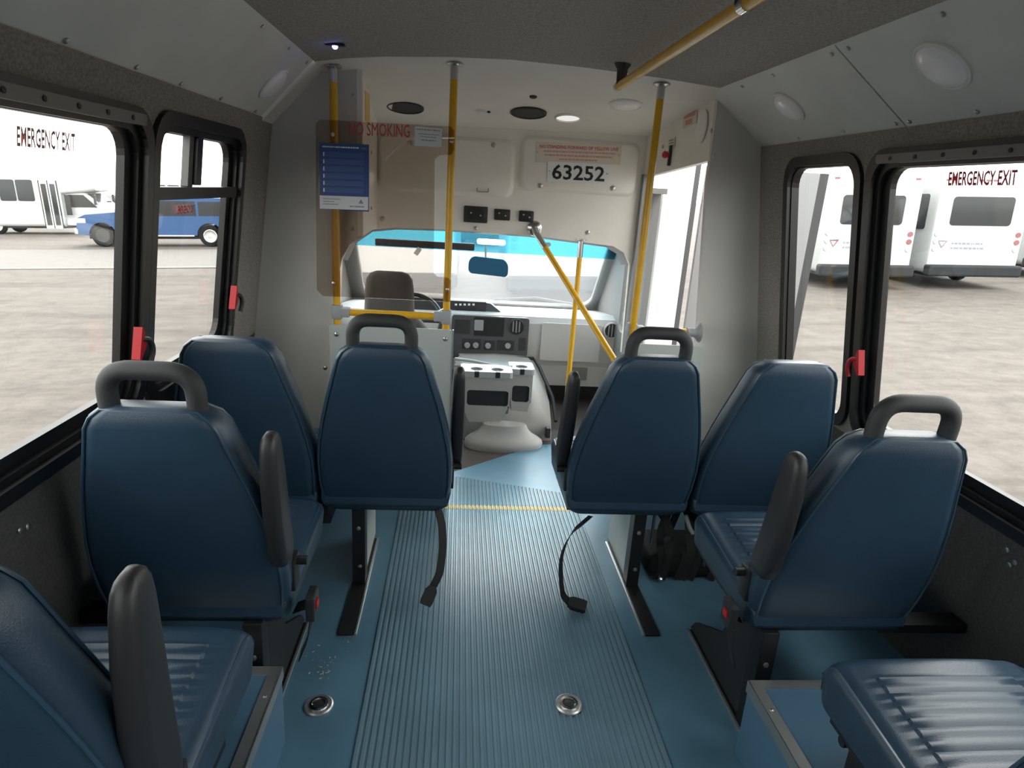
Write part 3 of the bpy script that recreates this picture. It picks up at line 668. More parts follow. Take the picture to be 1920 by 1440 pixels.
# exterior mirror left
p = Vector((-.97, 4.75, .62)); t = thing('side_mirror', 'black outside mirror beyond the driver side window', 'mirror', p)
bm = BM(); lathe(bm, (0, 0, 0), (0, 1, 0), [(.12, -.02), (.14, .0), (.13, .06), (.06, .11), (0, .12)], 22); obj('housing', bm, 'blackplastic', t, True)
bm = BM(); disc(bm, (0, -.022, 0), (0, -1, 0), .115, .003, 22); obj('mirror_glass', bm, 'mirrorglass', t)
bm = BM(); tube(bm, [(.0, .04, 0), (.14, .06, -.02)], .016, 8); obj('arm', bm, 'blackplastic', t)

# ------------------------------------------------------------------ header fittings
def yrect(name, pxs, m, y, th, parent=None, r=.0, loc=None):
    pts = [PY(a, b, y) for a, b in pxs]; L = Vector(loc) if loc is not None else Vector()
    loop = [(p.x-L.x, p.z-L.z) for p in pts]; bm = BM(); plate(bm, loop, [], -th, lambda u, v, w: Vector((u, y-L.y+w, v)))
    return obj(name, bm, m, parent)
def hatch(px, label):
    ps = [PY(a, b, YH) for a, b in px]; x0 = min(ps[0].x, ps[3].x); x1 = max(ps[1].x, ps[2].x); z1 = (ps[0].z+ps[1].z)/2; z0 = (ps[2].z+ps[3].z)/2
    t = thing('access_door', label, 'access door', ((x0+x1)/2, YH, z0)); L = Vector(t.location)
    bm = BM(); secs = []
    for i, (ins, dep) in enumerate(((-.012, .0), (-.004, .006), (.0, .016), (.006, .022), (.014, .024))):
        secs.append([Vector((u, YH-dep, v))-L for u, v in rr(x0+ins, z0+ins, x1-ins, z1-ins, .05)])
    loft(bm, secs); obj('door_panel', bm, 'beige', t, True)
    return t, L, (x0, x1, z0, z1)
ht, L, (x0, x1, z0, z1) = hatch([(716, 252), (960, 264), (958, 366), (713, 356)], 'grey rounded access door on the header left of the number sign')
screws(ht, [PY(926, 272, YH-.025)-L, PY(769, 268, YH-.025)-L], (0, -1, 0), .014, 'lock')
bm = BM(); p = PY(905, 360, YH-.028)-L; tube(bm, arc_path([p+Vector((-.03, 0, .02)), p+Vector((-.03, -.006, 0)), p+Vector((.03, -.006, 0)), p+Vector((.03, 0, .02))], .006), .003, 6); obj('catch', bm, 'screw', ht)
ht2, L2, r2 = hatch([(981, 258), (1190, 270), (1188, 363), (977, 356)], 'grey rounded access door on the header carrying the number sign')
screws(ht2, [PY(1013, 348, YH-.025)-L2, PY(1149, 353, YH-.025)-L2], (0, -1, 0), .014, 'lock')
def sign(name, px, m, y, label, cat, group=None):
    ps = [PY(a, b, y) for a, b in px]; c = sum(ps, Vector())/4
    t = thing(name, label, cat, c, group); bm = BM(); plate(bm, [(p.x-c.x, p.z-c.z) for p in ps], [], -.003, lambda u, v, w: Vector((u, w, v))); obj('plate', bm, m, t)
    return t, c, ps
YS = YH-.0255
s1_, c, ps = sign('warning_sign', [(1006, 266), (1166, 272.5), (1163, 309), (1004, 303.5)], 'signcream', YS, 'cream warning sign in red print above the number plate', 'sign')
e1 = (ps[1]-ps[0]).normalized(); e2 = (ps[0]-ps[3]).normalized(); W_ = (ps[2]-ps[3]).length; H_ = (ps[0]-ps[3]).length
fn = lambda u, v, w: (ps[3]-c)+e1*u+e2*v+Vector((0, -.0042, 0))
text('lettering', 'NO STANDING FORWARD OF YELLOW LINE', 'redtext', s1_, lambda u, v, w: fn(W_*.04+u, H_*.70+v, 0), W_*.92, H_*.17, bold=.012)
bars('fine_print', 'redfade', s1_, fn, [(W_*.09, W_*.93, H_*.52, H_*.08), (W_*.10, W_*.90, H_*.33, H_*.08), (W_*.27, W_*.72, H_*.14, H_*.08)], 0)
screws(s1_, [fn(W_*.02, H_*.5, 0), fn(W_*.975, H_*.5, 0)], (0, -1, 0), .004)
s2_, c2, ps2 = sign('number_sign', [(1027, 302.5), (1143, 308.5), (1141, 345), (1025.5, 340)], 'signwhite', YS-.001, 'white number sign with large black digits', 'sign')
e1b = (ps2[1]-ps2[0]).normalized(); e2b = (ps2[0]-ps2[3]).normalized(); W2 = (ps2[2]-ps2[3]).length; H2 = (ps2[0]-ps2[3]).length
fn2 = lambda u, v, w: (ps2[3]-c2)+e1b*u+e2b*v+Vector((0, -.0042, 0))
text('lettering', '63252', 'ink', s2_, lambda u, v, w: fn2(W2*.075+u, H2*.12+v, 0), W2*.85, H2*.76, bold=.018)
screws(s2_, [fn2(W2*.035, H2*.52, 0), fn2(W2*.965, H2*.52, 0)], (0, -1, 0), .004)
def socket(x0, y0, x1, y1, label):
    a, b = PY(x0, y1, YH), PY(x1, y0, YH); c = (a+b)/2; t = thing('outlet', label, 'outlet', c, 'black outlets on the header')
    bm = BM(); box(bm, (-(b.x-a.x)/2, -.016, -(b.z-a.z)/2), ((b.x-a.x)/2, 0, (b.z-a.z)/2), .006); obj('bezel', bm, 'blackplastic', t, True)
    bm = BM(); box(bm, (-(b.x-a.x)*.36, -.019, -(b.z-a.z)*.32), ((b.x-a.x)*.36, -.014, (b.z-a.z)*.32), .003); f_ = obj('face', bm, 'ink', t)
    screws(t, [Vector((-(b.x-a.x)*.2, -.0195, .008)), Vector(((b.x-a.x)*.2, -.0195, -.004))], (0, -1, 0), .005)
socket(869, 388, 915, 416, 'wide black outlet on the grey header'); socket(926, 393, 957, 412, 'small black outlet between two others on the header'); socket(972, 396, 1001, 415, 'small black outlet above the slanted yellow pole')
screws(hd, [PY(892, 428, YH-.001), PY(1102, 436, YH-.001), PY(716, 410, YH-.001)], (0, -1, 0), .012)

# ------------------------------------------------------------------ things on the front ceiling
def on_cc(px, py):                                    # point on the sloping front ceiling
    lo, hi = YC, YH
    for _ in range(40):
        y = (lo+hi)/2; p = PY(px, py, y); t = (y-YC)/(YH-YC); x = p.x
        f = x; zz = zc(max(-.57, min(1.013, x))); z = zz+.004+(za(x)-zz)*(t**.9)
        if p.z > z: lo_hi = True; hi = y
        else: lo_hi = False; lo = y
    return PY(px, py, (lo+hi)/2)
cn = Vector((0, -.17, -.985)).normalized()
def dome(p, ax, r, label, rim=True, m='lens', name='ceiling_lamp', h=.02):
    t = thing(name, label, 'lamp', p)
    bm = BM(); lathe(bm, (0, 0, 0), ax, [(r*1.12, -.004), (r*1.12, .005), (r*1.02, .009), (r*.98, .006), (r*.97, -.003)], 32); obj('rim', bm, 'white', t, True)
    bm = BM(); lathe(bm, (0, 0, 0), ax, [(r, .0), (r*.98, h*.35), (r*.85, h*.7), (r*.6, h*.92), (r*.3, h), (0, h*1.02)], 32); obj('lens', bm, m, t, True)
def speaker(px, py, r, label):
    p = on_cc(px, py); t = thing('ceiling_speaker', label, 'speaker', p, 'black round speakers on the front ceiling')
    bm = BM(); lathe(bm, (0, 0, 0), cn, [(r, -.004), (r, .006), (r*.94, .009), (r*.9, .004)], 30); obj('ring', bm, 'blackplastic', t, True)
    bm = BM(); lathe(bm, (0, 0, 0), cn, [(r*.92, .0), (r*.9, .004), (0, .006)], 30); obj('grille', bm, 'cabdark', t, True)
speaker(760, 201, .088, 'black round speaker on the front ceiling between the two left poles'); speaker(991, 211, .088, 'black round speaker on the front ceiling beside the white lamp')
dome(on_cc(1065, 220), cn, .058, 'flat white lamp on the front ceiling next to the speaker', h=.006, m='lamp_dim')
dome(on_cc(1173, 196), cn, .068, 'domed white lamp on the front ceiling next to the right pole')
p = on_cc(903, 208); t = thing('sensor', 'small white sensor on the front ceiling between the speakers', 'sensor', p)
bm = BM(); lathe(bm, (0, 0, 0), cn, [(.026, -.003), (.025, .01), (.015, .016), (0, .017)], 18); obj('body', bm, 'white', t, True)
bm = BM(); lathe(bm, (.035, 0, 0), cn, [(.008, -.003), (.008, .006), (0, .007)], 10); obj('eye', bm, 'blackplastic', t, True)
p = on_cc(1000, 181); bm = BM(); lathe(bm, p, cn, [(.017, -.003), (.017, .004), (.010, .008), (0, .008)], 16); o = obj('ceiling_plug', bm, 'blackplastic', None, True); tag(o, 'small black plug in the front ceiling above the speaker', 'plug')
# lamps in the coves
def on_cove(a, b, px, py):
    e = (b-a); nn = Vector((e.z, 0, -e.x)); d0 = ray(px, py); return CAM+d0*((a-CAM).dot(nn)/d0.dot(nn))
LA, LB = Vector((La[0], 0, La[1])), Vector((Lb[0], 0, Lb[1]))
dome(on_cove(LA, LB, 512, 157), nl, .062, 'white oval lamp on the left cove panel near the poles')
dome(on_cove(RA, RB, 1479, 200), nr_, .062, 'white round lamp on the right cove panel next to the bulkhead')
dome(on_cove(RA, RB, 1767, 123), nr_, .068, 'white round lamp on the right cove panel above the large window')
# blue led device on the ceiling
zz = 1.87
p = PZ(628, 77, zz); p.z = zc(p.x); t = thing('ceiling_led', 'small black ceiling device with a glowing blue led', 'led', p)
bm = BM(); box(bm, (-.034, -.012, -.008), (.034, .012, .0), .003); obj('base', bm, 'blackplastic', t)
bm = BM(); lathe(bm, (0, 0, -.006), (0, 0, -1), [(.010, 0), (.009, .007), (.005, .011), (0, .012)], 14); obj('bulb', bm, 'led', t, True)

# ------------------------------------------------------------------ poles and rails
PYY = 2.79
def flange(parent, p, ax, r=.035, L=Vector()):
    bm = BM(); lathe(bm, Vector(p)-L, ax, [(r, 0), (r, .004), (r*.75, .007), (.022, .010)], 20); obj('flange', bm, 'chrome', parent, True)
def pole(x, y, z0, z1, label, chrome_top=.055, r=.0155, sleeve=True):
    t = thing('grab_pole', label, 'pole', (x, y, z0))
    bm = BM(); tube(bm, [(0, 0, 0), (0, 0, z1-z0-chrome_top)], r, 16); obj('tube', bm, 'yellow', t, True)
    bm = BM(); tube(bm, [(0, 0, z1-z0-chrome_top-.002), (0, 0, z1-z0)], r+.001, 16); obj('sleeve', bm, 'alu', t, True)
    flange(t, (0, 0, z1-z0+.001), (0, 0, -1))
    flange(t, (0, 0, 0), (0, 0, 1))
    return t
X1, X2, X3 = -.515, -.045, .795
zt = lambda x: zc(x)-.006
pole(X1, PYY, 0, zt(X1)-.005, 'yellow vertical pole in front of the left bulkhead panel'); pole(X2, PYY, 0, zt(X2)-.005, 'yellow vertical pole at the aisle end of the tinted screen'); pole(X3, PYY, 0, zt(X3)-.003, 'yellow vertical pole beside the entrance door')
def rail(x0, x1, y, z, label, tee0=True, tee1=True, fl1=False):
    t = thing('grab_rail', label, 'rail', ((x0+x1)/2, y, z)); L = Vector(t.location)
    bm = BM(); tube(bm, [(x0-L.x+.03, 0, 0), (x1-L.x-.03, 0, 0)], .0155, 16); obj('tube', bm, 'yellow', t, True)
    for x, s in ((x0, 1), (x1, -1)):
        if (s == 1 and tee0) or (s == -1 and tee1):
            bm = BM(); box(bm, (x-L.x-.022, -.022, -.032), (x-L.x+.022, .022, .032), .008); box(bm, (min(x-L.x, x-L.x+s*.055), -.021, -.021), (max(x-L.x, x-L.x+s*.055), .021, .021), .007); obj('tee_fitting', bm, 'greyfit', t, True)
    if fl1:
        bm = BM(); lathe(bm, (x1-L.x, 0, 0), (-1, 0, 0), [(.045, 0), (.042, .006), (.026, .018), (.021, .03), (.021, .06)], 20); obj('end_flange', bm, 'greyfit', t, True)
rail(X1, X2, PYY, .874, 'yellow horizontal rail between the two left poles')
rail(X3, 1.112, PYY+.015, .852, 'yellow horizontal rail from the right pole to the bulkhead', tee1=False, fl1=True)
# longitudinal ceiling rail
RX, RZ = .575, 1.822
t = thing('grab_rail', 'yellow grab rail running along under the fabric ceiling', 'rail', (RX, 1.5, RZ))
rx2, rz2 = .385*1.45, 1.42+.278*1.45
bm = BM(); tube(bm, [(0, 1.09, 0), (0, -.02, 0)], .0155, 16); obj('tube', bm, 'yellow', t, True)
bm = BM(); tube(bm, [(0, -.02, 0), (0, -.05, 0)], .0175, 16); obj('joint', bm, 'chrome', t, True)
bm = BM(); tube(bm, [(0, -.05, 0), (0, -2.4, 0)], .0155, 16); obj('tube', bm, 'yellow', t, True)
bm = BM(); tube(bm, [(0, 1.085, 0), (0, 1.115, 0)], .0165, 16); obj('end_cap', bm, 'alu', t, True)
for yy in (1.06, -.02):
    bm = BM(); lathe(bm, (0, yy, zc(RX)-RZ+.002), (0, 0, -1), [(.032, 0), (.03, .006), (.02, .02), (.018, zc(RX)-RZ-.0)], 14); obj('bracket', bm, 'blackplastic', t, True)
# front pole and slanted pole
p0 = PY(1087, 447, YH+.06); p1 = PY(1072, 700, 3.55)
t = thing('grab_pole', 'thin yellow vertical pole hanging from the header in front of the dashboard', 'pole', (p0.x, p0.y-.05, -.0))
zt_ = p0.z; bz = -.012
bm = BM(); tube(bm, [(0, 0, bz), (0, 0, zt_-.10)], .0145, 14); obj('tube', bm, 'yellow', t, True)
bm = BM(); tube(bm, [(0, 0, zt_-.102), (0, 0, zt_)], .0155, 14); obj('sleeve', bm, 'chrome', t, True)
bm = BM(); tube(bm, [(-.012, -.012, .34), (.0, -.017, .335), (.012, -.012, .325), (.015, 0, .32)], .003, 6); obj('cable_tie', bm, 'blackplastic', t)
flange(t, (0, 0, zt_), (0, 0, -1)); flange(t, (0, 0, bz), (0, 0, 1))
a = PY(1003, 433, YH-.03); b = PY(1163, 693, 2.83); d_ = (b-a).normalized(); b2 = b
t = thing('grab_pole', 'slanted yellow pole running from the header down to the pole beside the entrance', 'pole', a)
bm = BM(); tube(bm, [d_*.14, b2-a], .0155, 14); obj('tube', bm, 'yellow', t, True)
bm = BM(); tube(bm, [d_*.02, d_*.142], .0165, 14); obj('sleeve', bm, 'chrome', t, True)
bm = BM(); tube(bm, [Vector((0, .03, .012)), Vector((0, -.005, .008)), d_*.025], .018, 14); obj('elbow', bm, 'chrome', t, True)
bm = BM(); lathe(bm, Vector((0, .03, .012)), (0, -1, 0), [(.042, 0), (.04, .008), (.022, .016)], 20); obj('flange', bm, 'chrome', t, True)

# modesty panels and tinted screen
YP = PYY-.021
def panelY(name, loop, y, th, m, label, cat, extra=None):
    bm = BM(); plate(bm, loop, [], th, fY(y)); o = obj(name, bm, m); tag(o, label, cat); return o
mo = panelY('modesty_panel', rr(X1-.03, .02, X2+.03, .822, .012), YP-.006, .006, 'modesty', 'grey modesty panel below the rail behind the driver', 'panel')
screws(mo, [Vector((x, YP-.0065, z)) for x in (X1, X2) for z in (.78, .40)], (0, -1, 0), .010)
bm = BM(); box(bm, (X2+.0295, YP-.009, .02), (X2+.036, YP+.003, .822)); obj('edge_trim', bm, 'alu', mo)
mo2 = panelY('modesty_panel', rr(X3-.02, .02, 1.135, .79, .012), YP-.0+.025, .006, 'modesty', 'grey modesty panel below the rail beside the entrance door', 'panel')
q = [PY(x, y, YP-.006) for x, y in ((600, 224), (845, 237), (852, 245), (852, 281), (846, 290), (824, 291), (815, 299), (813, 512), (820, 519), (840, 521), (846, 527), (845, 566), (605, 555), (594, 543), (592, 232))]
bm = BM(); plate(bm, [(p.x, p.z) for p in q], [], .006, fY(YP-.006)); scn = obj('screen', bm, 'plexi'); tag(scn, 'brown tinted acrylic screen bolted between the two left poles', 'screen')
screws(scn, [PY(x, y, YP-.007) for x, y in ((624, 252), (847, 265), (625, 531), (839, 543))], (0, -1, 0), .008, 'bolt')
a = PY(654, 253, YP-.0075); b = PY(768, 258, YP-.0075); u_ = (b-a).normalized()
text('lettering', 'NO SMOKING', 'redtext', scn, lambda u, v, w: a+u_*u+Vector((0, 0, v)), (b-a).length, .048)
t, c, ps = sign('poster', [(599, 267), (692, 271), (692, 397), (600, 391)], 'posterblue', YP-.008, 'blue printed poster with white foot taped to the tinted screen', 'poster')
e1 = (ps[1]-ps[0]); e2 = (ps[0]-ps[3]); pf = lambda u, v, o=.0: (ps[3]-c)+e1*u+e2*v+Vector((0, -.0036-o, 0))
def pq(name, u0, v0, u1, v1, m, o=0):
    bm = BM(); bm.faces.new([bm.verts.new(pf(*q_, o)) for q_ in ((u0, v0), (u1, v0), (u1, v1), (u0, v1))]); return obj(name, bm, m, t)
pq('white_foot', 0, 0, 1, .205, 'signwhite')
for k in range(6): pq('text_block', .08, .255+.108*k, .90, .255+.108*k+.075, 'posterlight'); pq('bullet', .075, .26+.108*k, .10, .255+.108*k+.065, 'signwhite', .0006)
bars('heading', 'signwhite', t, lambda u, v, w: pf(u, v, .0008), [(.06, .80, .93, .022)], 0); bars('heading', 'postergreen', t, lambda u, v, w: pf(u, v, .0008), [(.84, .95, .925, .022)], 0)
bars('foot_print', 'inkgrey', t, lambda u, v, w: pf(u, v, .0008), [(.07, .42, .15, .012), (.07, .30, .11, .012), (.07, .38, .07, .012), (.62, .92, .04, .02)], 0)
bm = BM(); bm.faces.new([bm.verts.new(pf(u, v, .001)) for u, v in ((.80, .10), (.90, .10), (.85, .165))]); obj('emblem', bm, 'inkgrey', t)
t, c, ps = sign('notice', [(778, 237), (829, 241), (828, 276), (777, 273)], 'signwhite', YP-.008, 'small white notice in the upper corner of the tinted screen', 'notice')
e1 = (ps[1]-ps[0]); e2 = (ps[0]-ps[3]); pf2 = lambda u, v, w: (ps[3]-c)+e1*u+e2*v+Vector((0, -.0038, 0))
bars('print', 'inkgrey', t, pf2, [(.06, .95, .84, .05), (.15, .9, .62, .035), (.22, .8, .48, .035), (.25, .78, .30, .05)], 0)

# ------------------------------------------------------------------ entrance door leaves (folded open, outside)
def leaf(p0, p1, z0, z1, label, solid=False):
    p0 = Vector(p0); p1 = Vector(p1); w = (p1-p0).length; fn = frame_fn(p0, p1-p0, (0, 0, 1))
    t = thing('door_leaf', label, 'door', p0, 'entrance door leaves'); L = p0.copy()
    f2 = lambda u, v, ww: fn(u, v, ww)-L
    hs = [] if solid else [rr(.085, z0+.12, w-.11, z1-.10, .04)]
    bm = BM(); plate(bm, [(0, z0), (w, z0), (w, z1), (0, z1)], hs, .03, f2); obj('leaf_frame', bm, 'white' if solid else 'doorshaded', t)
    if not solid:
        bm = BM(); plate(bm, rr(.075, z0+.11, w-.10, z1-.09, .04), [rr(.093, z0+.128, w-.118, z1-.108, .035)], .036, lambda u, v, ww: f2(u, v, ww-.003)); obj('gasket', bm, 'blackplastic', t)
        bm = BM(); plate(bm, rr(.085, z0+.12, w-.11, z1-.10, .04), [], .005, lambda u, v, ww: f2(u, v, ww+.012)); obj('pane', bm, 'win', t)
    bm = BM(); plate(bm, [(w, z0), (w+.045, z0), (w+.045, z1), (w, z1)], [], .03, f2); obj('edge_seal', bm, 'doorseal', t)
    return t
leaf((1.215, 3.30, 0), (1.79, 3.28, 0), -.36, 1.60, 'white framed door leaf with glass swung out past the narrow right window')
leaf((1.16, 3.84, 0), (1.37, 3.95, 0), -.36, 1.66, 'solid white door leaf folded forward against the outside of the cab', True)
bm = BM(); box(bm, (.99, YB+.02, -.36), (1.07, YB+.03, 1.55)); bm.free()
bm = BM(); plate(bm, [(.975, -.3), (1.03, -.3), (1.03, 1.55), (.975, 1.55)], [], -.05, fY(YH)); o = obj('trim_3', bm, 'cabtrim'); tag(o, 'dark grey door post at the front edge of the entrance', 'door post', kind='structure')

# ------------------------------------------------------------------ seats
SECS = [(.315, .196, .075), (.335, .210, .095), (.38, .222, .108), (.44, .228, .112), (.52, .228, .112), (.60, .219, .108), (.68, .203, .105), (.75, .186, .102), (.81, .169, .10), (.86, .155, .10), (.90, .144, .098), (.925, .130, .09), (.942, .108, .072), (.95, .075, .045)]
def yrear(z): return -.17*(z-.315)/.635
def back_bm():
    bm = BM(); loft(bm, [[Vector((u, yrear(z)+v, z)) for u, v in rr(-hw, (.112-th)*.4, hw, (.112-th)*.4+th, .038 if th > .08 else th*.45, 5)] for z, hw, th in SECS]); return bm
def piping_bm(front):
    ps = []
    for z, hw, th in SECS[1:-1]: ps.append((hw-.012, yrear(z)+((.112-th)*.4+th-.006 if front else (.112-th)*.4+.006), z))
    top = ps[-1]; path = [Vector((-x, y, z)) for x, y, z in ps]+[Vector((x, y, z)) for x, y, z in reversed(ps)]
    bm = BM(); tube(bm, path, .0032, 6); return bm
def cushion_bm(depth=.47, hw=.226, ztop=.43):
    bm = BM(); secs = []; n = 64
    for j in range(n+1):
        y = -.015+depth*j/n; e = min(j, n-j)/n*depth; sh = 0 if e > .045 else .045-math.sqrt(max(0, .045**2-(.045-e)**2)); shb = sh*.6
        pts = []
        zt_, zb_ = ztop-sh, .325+shb; h = hw-sh*.35
        rib = .0045*abs(math.sin(math.pi*(y-.05)/.026)) if .05 < y < depth-.09 else 0
        xs = [-h+.035, -.155, -.15, -.10, -.05, 0, .05, .10, .15, .155, h-.035]
        for a_ in (180, 157, 135, 112): a = math.radians(a_); pts.append((-h+.035+.035*math.cos(a), zt_-.035+.035*math.sin(a)))
        for x in xs: pts.append((x, zt_+(rib+.002 if abs(x) < .152 else 0)+.006*(1-(x/h)**2)))
        for a_ in (68, 45, 22, 0): a = math.radians(a_); pts.append((h-.035+.035*math.cos(a), zt_-.035+.035*math.sin(a)))
        pts += [(h-.008, zb_+.01), (h-.025, zb_), (-h+.025, zb_), (-h+.008, zb_+.01)]
        secs.append([Vector((x, y, z+(y-.12)*.075 if z > .36 else z)) for x, z in pts])
    loft(bm, secs); return bm
def cpipe_bm(s, depth=.47, hw=.226, ztop=.43):
    bm = BM()
    if True:
        tube(bm, arc_path([(s*(hw-.010), .0, ztop-.025), (s*(hw-.010), depth-.045, ztop+.013), (s*(hw-.012), depth-.018, ztop-.03)], .03), .0045, 6)
    return bm
def handle_bm():
    y = yrear(.93)+.045; dz = Vector((0, -.012, 0))
    bm = BM(); tube(bm, arc_path([(-.088, y, .915), (-.088, y-.008, 1.024), (.088, y-.008, 1.024), (.088, y, .915)], .065, 8), .0205, 14); return bm
def arm_bm(s, yb=.10, yt=-.02, zb=.47, zt=.86, xo=.240):
    bm = BM(); secs = []; x = s*xo
    for k, dy, dx in ((0, .030, .014), (.025, .040, .019), (.12, .046, .022), (.40, .046, .022), (.68, .042, .021), (.87, .036, .019), (.94, .031, .017), (.975, .024, .0135), (.993, .015, .009), (1, .006, .004)):
        z = zb+(zt-zb)*k; y = yb+(yt-yb)*k-.012*math.sin(math.pi*k)
        secs.append([Vector((x+u, y+v, z)) for u, v in rr(-dx, -dy, dx, dy, min(dx, dy)*.8, 4)])
    loft(bm, secs); return bm
def ribbon(bm, path, w, th=.0015, side=None):
    path = [Vector(p) for p in path]; secs = []
    for i, p in enumerate(path):
        t_ = (path[min(i+1, len(path)-1)]-path[max(i-1, 0)]).normalized(); s = (side if side else Vector((1, 0, 0))); s = (s-t_*s.dot(t_)).normalized(); n_ = t_.cross(s)
        secs.append([p+s*w/2+n_*th, p-s*w/2+n_*th, p-s*w/2-n_*th, p+s*w/2-n_*th])
    return loft(bm, secs)
def add_unit(t, x, handle, arm, depth=.47, armkw={}):
    def ch(name, bm, m, parent=t, sm=True, dx=x):
        o = obj(name, bm, m, parent, sm)
        if parent is t: o.location = (dx, 0, 0)
        return o
    b = ch('backrest', back_bm(), 'vinyl'); ch('piping', piping_bm(False), 'piping', b); ch('piping', piping_bm(True), 'piping', b)
    c = ch('cushion', cushion_bm(depth), 'vinyl'); [ch('piping', cpipe_bm(s_, depth), 'piping', c) for s_ in (-1, 1)]
    if handle: ch('grab_handle', handle_bm(), 'foam')
    if arm:
        a = ch('armrest', arm_bm(arm, **armkw), 'blackplastic')
        bm = BM(); box(bm, (arm*.222-.012, .02, .40), (arm*.222+.012, .075, .49), .004); tube(bm, [(arm*.22, .05, .475), (arm*.26, .05, .475)], .012, 10); ch('pivot', bm, 'black', a)
def leg(t, x, y=-.005, z1=.335, plate_=False, foot=(-.30, .36), side=1, z0=0.0):
    bm = BM(); box(bm, (x-.023, y-.02, z0+.006), (x+.023, y+.035, z1), .002)
    lg = obj('leg', bm, 'black', t)
    if plate_ == 'grey':
        bm = BM(); plate(bm, [(y+.03, z0+.008), (y+.34, z0+.008), (y+.34, z1-.02), (y+.03, z1-.02)], [], .010, lambda u, v, w: Vector((x+side*.010+w-.005, u, v))); obj('side_plate', bm, 'modesty', lg)
    elif plate_:
        bm = BM(); plate(bm, [(y+.03, z1), (y+.03, z0+.01), (y+.43, z0+.01), (y+.40, z0+.05), (y+.21, z0+.16), (y+.14, z1)], [], .012, lambda u, v, w: Vector((x+side*.012+w-.006, u, v))); obj('side_plate', bm, 'bumper', lg)
    bm = BM(); box(bm, (x-.026, y+foot[0], z0+.0005), (x+.026, y+foot[1], z0+.007), .001); ft = obj('foot_track', bm, 'black', t)
    bm = BM(); box(bm, (x+side*.030-.004, y+foot[0], z0+.0005), (x+side*.030+.004, y+foot[1], z0+.009), .001); obj('track_edge', bm, 'alu', ft)
    screws(lg, [Vector((x, y-.0205, z0+.235)), Vector((x+.004, y-.0205, z0+.08))], (0, -1, 0), .008, 'bolt')
def pan(t, x0, x1, depth=.47):
    bm = BM(); box(bm, (x0, .07, .300), (x1, depth-.05, .330), .004)
    for y in (.10, depth-.10): tube(bm, [(x0, y, .297), (x1, y, .297)], .012, 8)
    obj('frame', bm, 'black', t)
def belt(t, path, w, bdir, name='belt', side=None, bl=.062):
    bm = BM(); P = arc_path(path, .05, 5); ribbon(bm, P, w, .0012, side); b = obj('belt_webbing', bm, 'webbing', t)
    e = Vector(path[-1]); d_ = Vector(bdir).normalized(); u = (Vector((1, 0, 0))-d_*d_.x).normalized(); n_ = d_.cross(u)
    bm = BM(); loft(bm, [[e+d_*h+u*a_*wd+n_*b_*.011 for a_, b_ in ((1, 1), (-1, 1), (-1, -1), (1, -1))] for h, wd in ((-.004, .013), (.010, .021), (bl*.8, .022), (bl, .019))]); bk = obj('belt_buckle', bm, 'blackplastic', b)
# double seats (row nearest the cab)
t = thing('double_seat', 'blue vinyl double seat behind the driver, backs towards the ribbed aisle', 'bus seat', (-.222, 2.045, 0), 'double seats in the front row')
add_unit(t, 0, True, 1); add_unit(t, -.452, False, 0); pan(t, -.66, .20); leg(t, -.098, y=.045, side=1, plate_='grey', foot=(-.30, .30))
bm = BM(); box(bm, (-.30, .05, .235), (-.20, .20, .31), .006); obj('bracket', bm, 'black', t)
belt(t, [(.175, .05, .325), (.200, .0, .27), (.205, -.05, .20), (.198, -.10, .135), (.175, -.13, .10)], .030, (-.35, -.45, -.75), side=Vector((.7, .5, 0)))
tl_ = t
t = thing('double_seat', 'blue vinyl double seat beside the entrance door, backs towards the ribbed aisle', 'bus seat', (.640, 2.045, 0), 'double seats in the front row')
add_unit(t, 0, True, -1); add_unit(t, .462, False, 0); pan(t, -.20, .67); leg(t, .065, y=.045, side=-1, plate_='grey', foot=(-.30, .30))
belt(t, [(-.13, .0, .315), (-.21, -.05, .27), (-.245, -.09, .20), (-.235, -.105, .10), (-.225, -.10, .05), (-.20, -.105, .026)], .030, (.93, -.30, -.12), side=Vector((.5, .8, .2)))
# single seats beside the windows
def single(loc, arm, label, leg_x, plate_=True, z0=0.0, foot=(-.05, .42)):
    t = thing('single_seat', label, 'bus seat', loc, 'single seats by the windows')
    add_unit(t, 0, True, arm, armkw=dict(yb=-.04, yt=-.095, zb=.53, zt=.885, xo=.224 if arm > 0 else .238)); pan(t, -.20, .20); leg(t, leg_x, side=arm, plate_=plate_, foot=foot, z0=z0)
    bx = arm*.245; bm = BM(); ribbon(bm, arc_path([(bx-arm*.02, .05, .33), (bx+arm*.02, .03, .36), (bx+arm*.035, -.0, .38), (bx+arm*.03, -.02, .30), (bx+arm*.0, .0, .22)], .03), .035, .0015, Vector((0, 1, .2))); b = obj('belt_webbing', bm, 'webbing', t)
    bm = BM(); box(bm, (bx+arm*.035-.011, -.03, .345), (bx+arm*.035+.011, .03, .415), .004); bk = obj('belt_buckle', bm, 'blackplastic', b)
    bm = BM(); box(bm, (bx+arm*.047-.003, -.012, .372), (bx+arm*.047+.003, .012, .392), .001); obj('release_button', bm, 'red', b)
    # wall bracket
    bm = BM(); xw = (xl(.33)-loc[0]) if arm > 0 else (xr(.33)-loc[0]); x0, x1 = sorted((xw, -arm*.19)); box(bm, (x0, .04, .285), (x1, .10, .315), .003); obj('wall_bracket', bm, 'black', t)
    return t
single((-.62, 1.435, 0), 1, 'blue vinyl single seat with handle by the large left window', .135)
single((1.035, 1.405, 0), -1, 'blue vinyl single seat with handle by the large right window', -.165)
HB = .235
